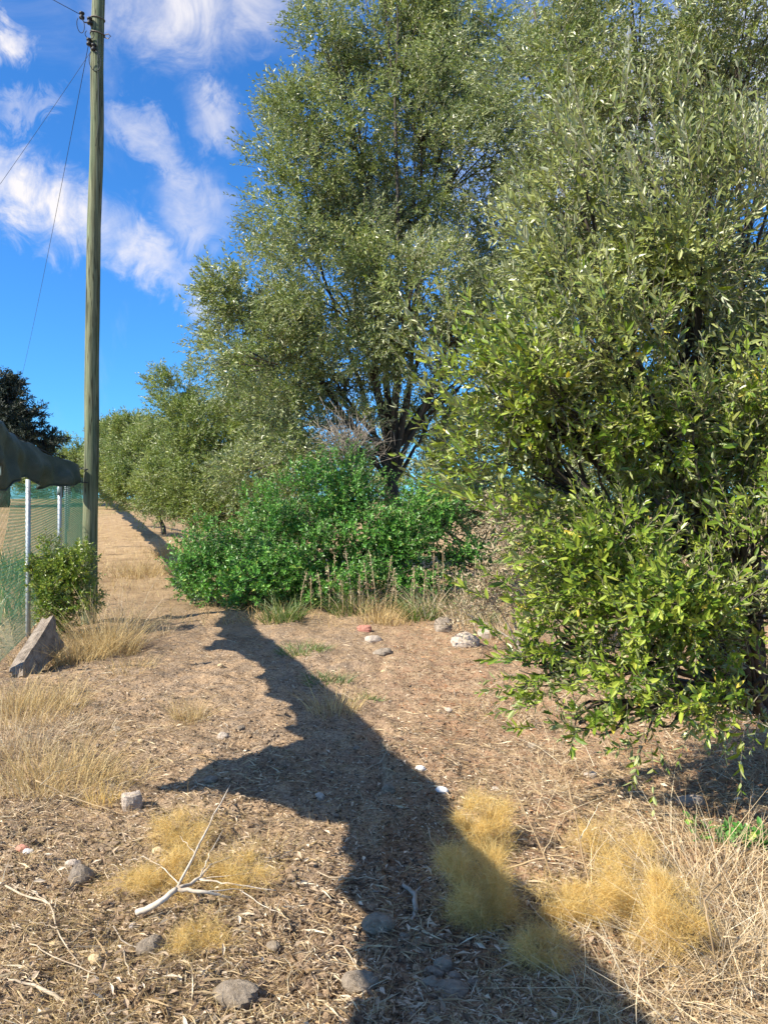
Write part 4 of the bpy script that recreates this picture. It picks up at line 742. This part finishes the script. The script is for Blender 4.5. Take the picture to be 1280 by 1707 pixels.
for k, (a, b, s_) in enumerate(((740, 1612, .038), (722, 1625, .034), (718, 1640, .03), (757, 1628, .024), (790, 1640, .026), (742, 1600, .02))):
    put(rock('cobble', a, b, (s_, s_*.8, s_*.7), 'stone', ('largest cobble at the top', 'left cobble', 'lowest left cobble', 'right cobble', 'rightmost cobble apart', 'small upper cobble')[k]+' of the small heap in the shadow band', 20+k, group='heap of cobbles in the shadow'))
put(rock('grey_stone', 630, 1545, (.062, .05, .035), 'stone', 'broad grey stone in the shadow beside the golden weed', 7))
put(rock('grey_stone', 648, 1316, (.04, .035, .03), 'stone', 'grey stone in the upper part of the shadow band', 8))
put(rock('grey_stone', 600, 1640, (.06, .045, .03), 'stone', 'flat stone at the left edge of the shadow at the bottom', 9))
put(rock('red_stone', 38, 1412, (.035, .022, .018), 'redstone', 'small reddish stone near the left edge', 10))
put(rock('white_stone', 48, 1418, (.025, .018, .014), 'whitestone', 'small white stone beside the reddish stone', 11))
put(rock('tan_stone', 160, 1604, (.026, .022, .017), 'tanstone', 'round tan pebble at the lower left', 12))
put(rock('tan_stone', 93, 1576, (.024, .018, .016), 'tanstone', 'pale tan pebble left of the round tan pebble', 13))
put(rock('tan_stone', 223, 1622, (.018, .015, .013), 'tanstone', 'tiny ochre pebble below the forked branch', 14))
put(rock('brown_clod', 135, 1465, (.06, .05, .05), 'concrete', 'brown clod of earth with dark shade left of the branch', 15, cat='clod'))
put(rock('pale_stone', 122, 1440, (.035, .025, .02), 'palestone', 'pale stone chip above the brown clod', 16))
put(rock('pale_stone', 372, 1228, (.04, .03, .03), 'palestone', 'pale stone on the track left of the shadow fork', 17))
put(rock('rubble_stone', 1150, 1335, (.08, .05, .035), 'palestone', 'pale flat stone in the shade under the olive shrub', 18))
put(rock('rubble_stone', 812, 1060, (.13, .09, .10), 'palestone', 'pale pinkish rubble stone right of the bush', 30))
put(rock('rubble_stone', 775, 1075, (.17, .12, .12), 'palestone', 'largest pale rubble stone beside the dry stalks', 31))
put(rock('rubble_stone', 740, 1050, (.13, .10, .12), 'concrete', 'brownish rubble stone at the bush foot', 32))
put(rock('rubble_stone', 622, 1068, (.10, .07, .07), 'palestone', 'pale stone in front of the yellow tuft', 33))
put(rock('brick_piece', 607, 1050, (.11, .07, .06), 'redstone', 'orange-red brick piece before the green bush', 34, cat='brick', boxy=.6))
put(rock('rubble_stone', 640, 1082, (.12, .07, .05), 'concrete', 'flat brown stone before the green bush', 35))
put(rock('white_stone', 700, 1280, (.03, .025, .02), 'whitestone', 'small white stone right of the shadow near the fork', 36))
def where(x, y):
    row = 'at the bottom of the picture' if y < 2.9 else 'in the foreground' if y < 3.8 else 'in the middle distance' if y < 5.5 else 'farther up the track'
    px = 640+x/y*F; c_ = 'far left' if px < 220 else 'left' if px < 470 else 'centre' if px < 800 else 'right' if px < 1050 else 'far right'
    return row+', '+c_
def peb_label(i, x, y, s_):
    return ('tiny ' if s_ < .017 else 'small ' if s_ < .026 else 'fist-sized ')+('grey', 'pale', 'tan', 'grey')[i % 4]+' pebble '+where(x, y)
used = set()
for i in range(44):
    for _ in range(60):
        x, y = scatter(rng, 1, 2.2, 8, 1.2, 0.47); x, y = float(x[0]), float(y[0]); s_ = rng.uniform(.012, .03)*(1 if y < 4 else 1.4)
        if peb_label(i, x, y, s_) not in used: break
    used.add(peb_label(i, x, y, s_))
    put(rock('pebble', 0, 0, (s_, s_*rng.uniform(.6, .9), s_*.6), ('stone', 'palestone', 'tanstone', 'stone')[i % 4], peb_label(i, x, y, s_), 100+i, group='pebbles scattered over the track', rot=rng.uniform(0, 6), p=np.array([x, y, float(ground_z(x, y))])))
# gravel too small to count
x, y = scatter(rng, 3500, 1.9, 8, 1.5); n = len(x); s_ = rng.uniform(.003, .009, n); P = G(x, y); P[:, 2] += s_*0.3
octv = np.array([(1, 0, 0), (-1, 0, 0), (0, 1, 0), (0, -1, 0), (0, 0, .8), (0, 0, -.8)], float); v = P[:, None]+octv[None]*s_[:, None, None]*rng.uniform(.6, 1.3, (n, 6, 1))
tr = np.array([(0, 2, 4), (2, 1, 4), (1, 3, 4), (3, 0, 4), (2, 0, 5), (1, 2, 5), (3, 1, 5), (0, 3, 5)]); mb = MB(); mb.add(v.reshape(-1, 3), None, (np.arange(n)[:, None, None]*6+tr[None]).reshape(-1, 3))
tag(mb.build('gravel', M['stone']), 'fine grey gravel in the track surface', 'gravel', kind='stuff')
# tilted concrete slab at the fence foot
c = gpt(34, 1126); la = nrm(np.array([-0.05, 0.93, 0.30])); ra = np.array([.93, .05, .30]); ra = nrm(ra-la*np.dot(ra, la)); ua = np.cross(ra, la); rot = np.stack([ra, la, ua], 1)
mb = MB(); g0 = np.array([np.linspace(-1, 1, 7)]*1)
n = 8; uu, vv = np.meshgrid(np.linspace(-1, 1, n), np.linspace(-1, 1, n), indexing='ij'); hs = (.065, .46, .17)
def slab_face(ax, sg):
    o = np.zeros((n, n, 3)); a, b = [k for k in range(3) if k != ax]; o[..., ax] = sg; o[..., a] = uu; o[..., b] = vv; o[..., 2] *= 0.55+0.45*(o[..., 1]+1)/2; o[..., 1] += 0.10*np.sin(o[..., 2]*2.0)
    q = o*np.array(hs); q *= 1+0.16*vnoise(o[..., 1:2]*2.1+o[..., 0:1]+5, o[..., 2:3]*2.3+o[..., 0:1]*1.7+8)+0.10*vnoise(o[..., 1:2]*5+3, o[..., 2:3]*5+o[..., 0:1]); i = (np.arange(n-1)[:, None]*n+np.arange(n-1)[None]).ravel(); f = np.stack([i, i+1, i+n+1, i+n], -1)
    return (q@rot.T+c+np.array([-.05, 0.45, .14])).reshape(-1, 3), f
for ax in range(3):
    for sg in (-1, 1): mb.add(*slab_face(ax, sg))
tag(mb.build('concrete_slab', M['concrete'], loc=tuple(c)), 'broken concrete slab leaning at the fence foot on the left', 'slab')
# leafy sprout at the right edge
sp = gpt(1230, 1405); n = 30; d = nrm(rng.normal(0, .8, (n, 3))+[0, 0, .8]); st = np.tile(sp, (n, 1))+rng.normal(0, .07, (n, 3))*[1, .6, 0]
(p, ld, nn, ll, lw), stems = shoot_leaves(rng, st, d, rng.uniform(.05, .11, n), 4, .05, .026, np.zeros((n, 3)), 60, 30)
e = empty('green_sprout', tuple(sp), 'bright green leafy sprout at the right edge among straw', 'sprout'); mb = MB(); add_leaves(mb, p, ld, nn, ll, lw, False); part(mb, 'leaves', 'green', e, False)['kind'] = 'stuff'; mb = MB(); add_stems(mb, stems, .002, .001); part(mb, 'stems', 'twig', e)['kind'] = 'stuff'
for o in list(sc.objects):
    if o.type == 'MESH' and o.parent is None and 'label' not in o and 'kind' not in o: print('UNLABELLED', o.name)
NTRIS = (sum(len(m.loops)-2*len(m.polygons) for m in bpy.data.meshes))
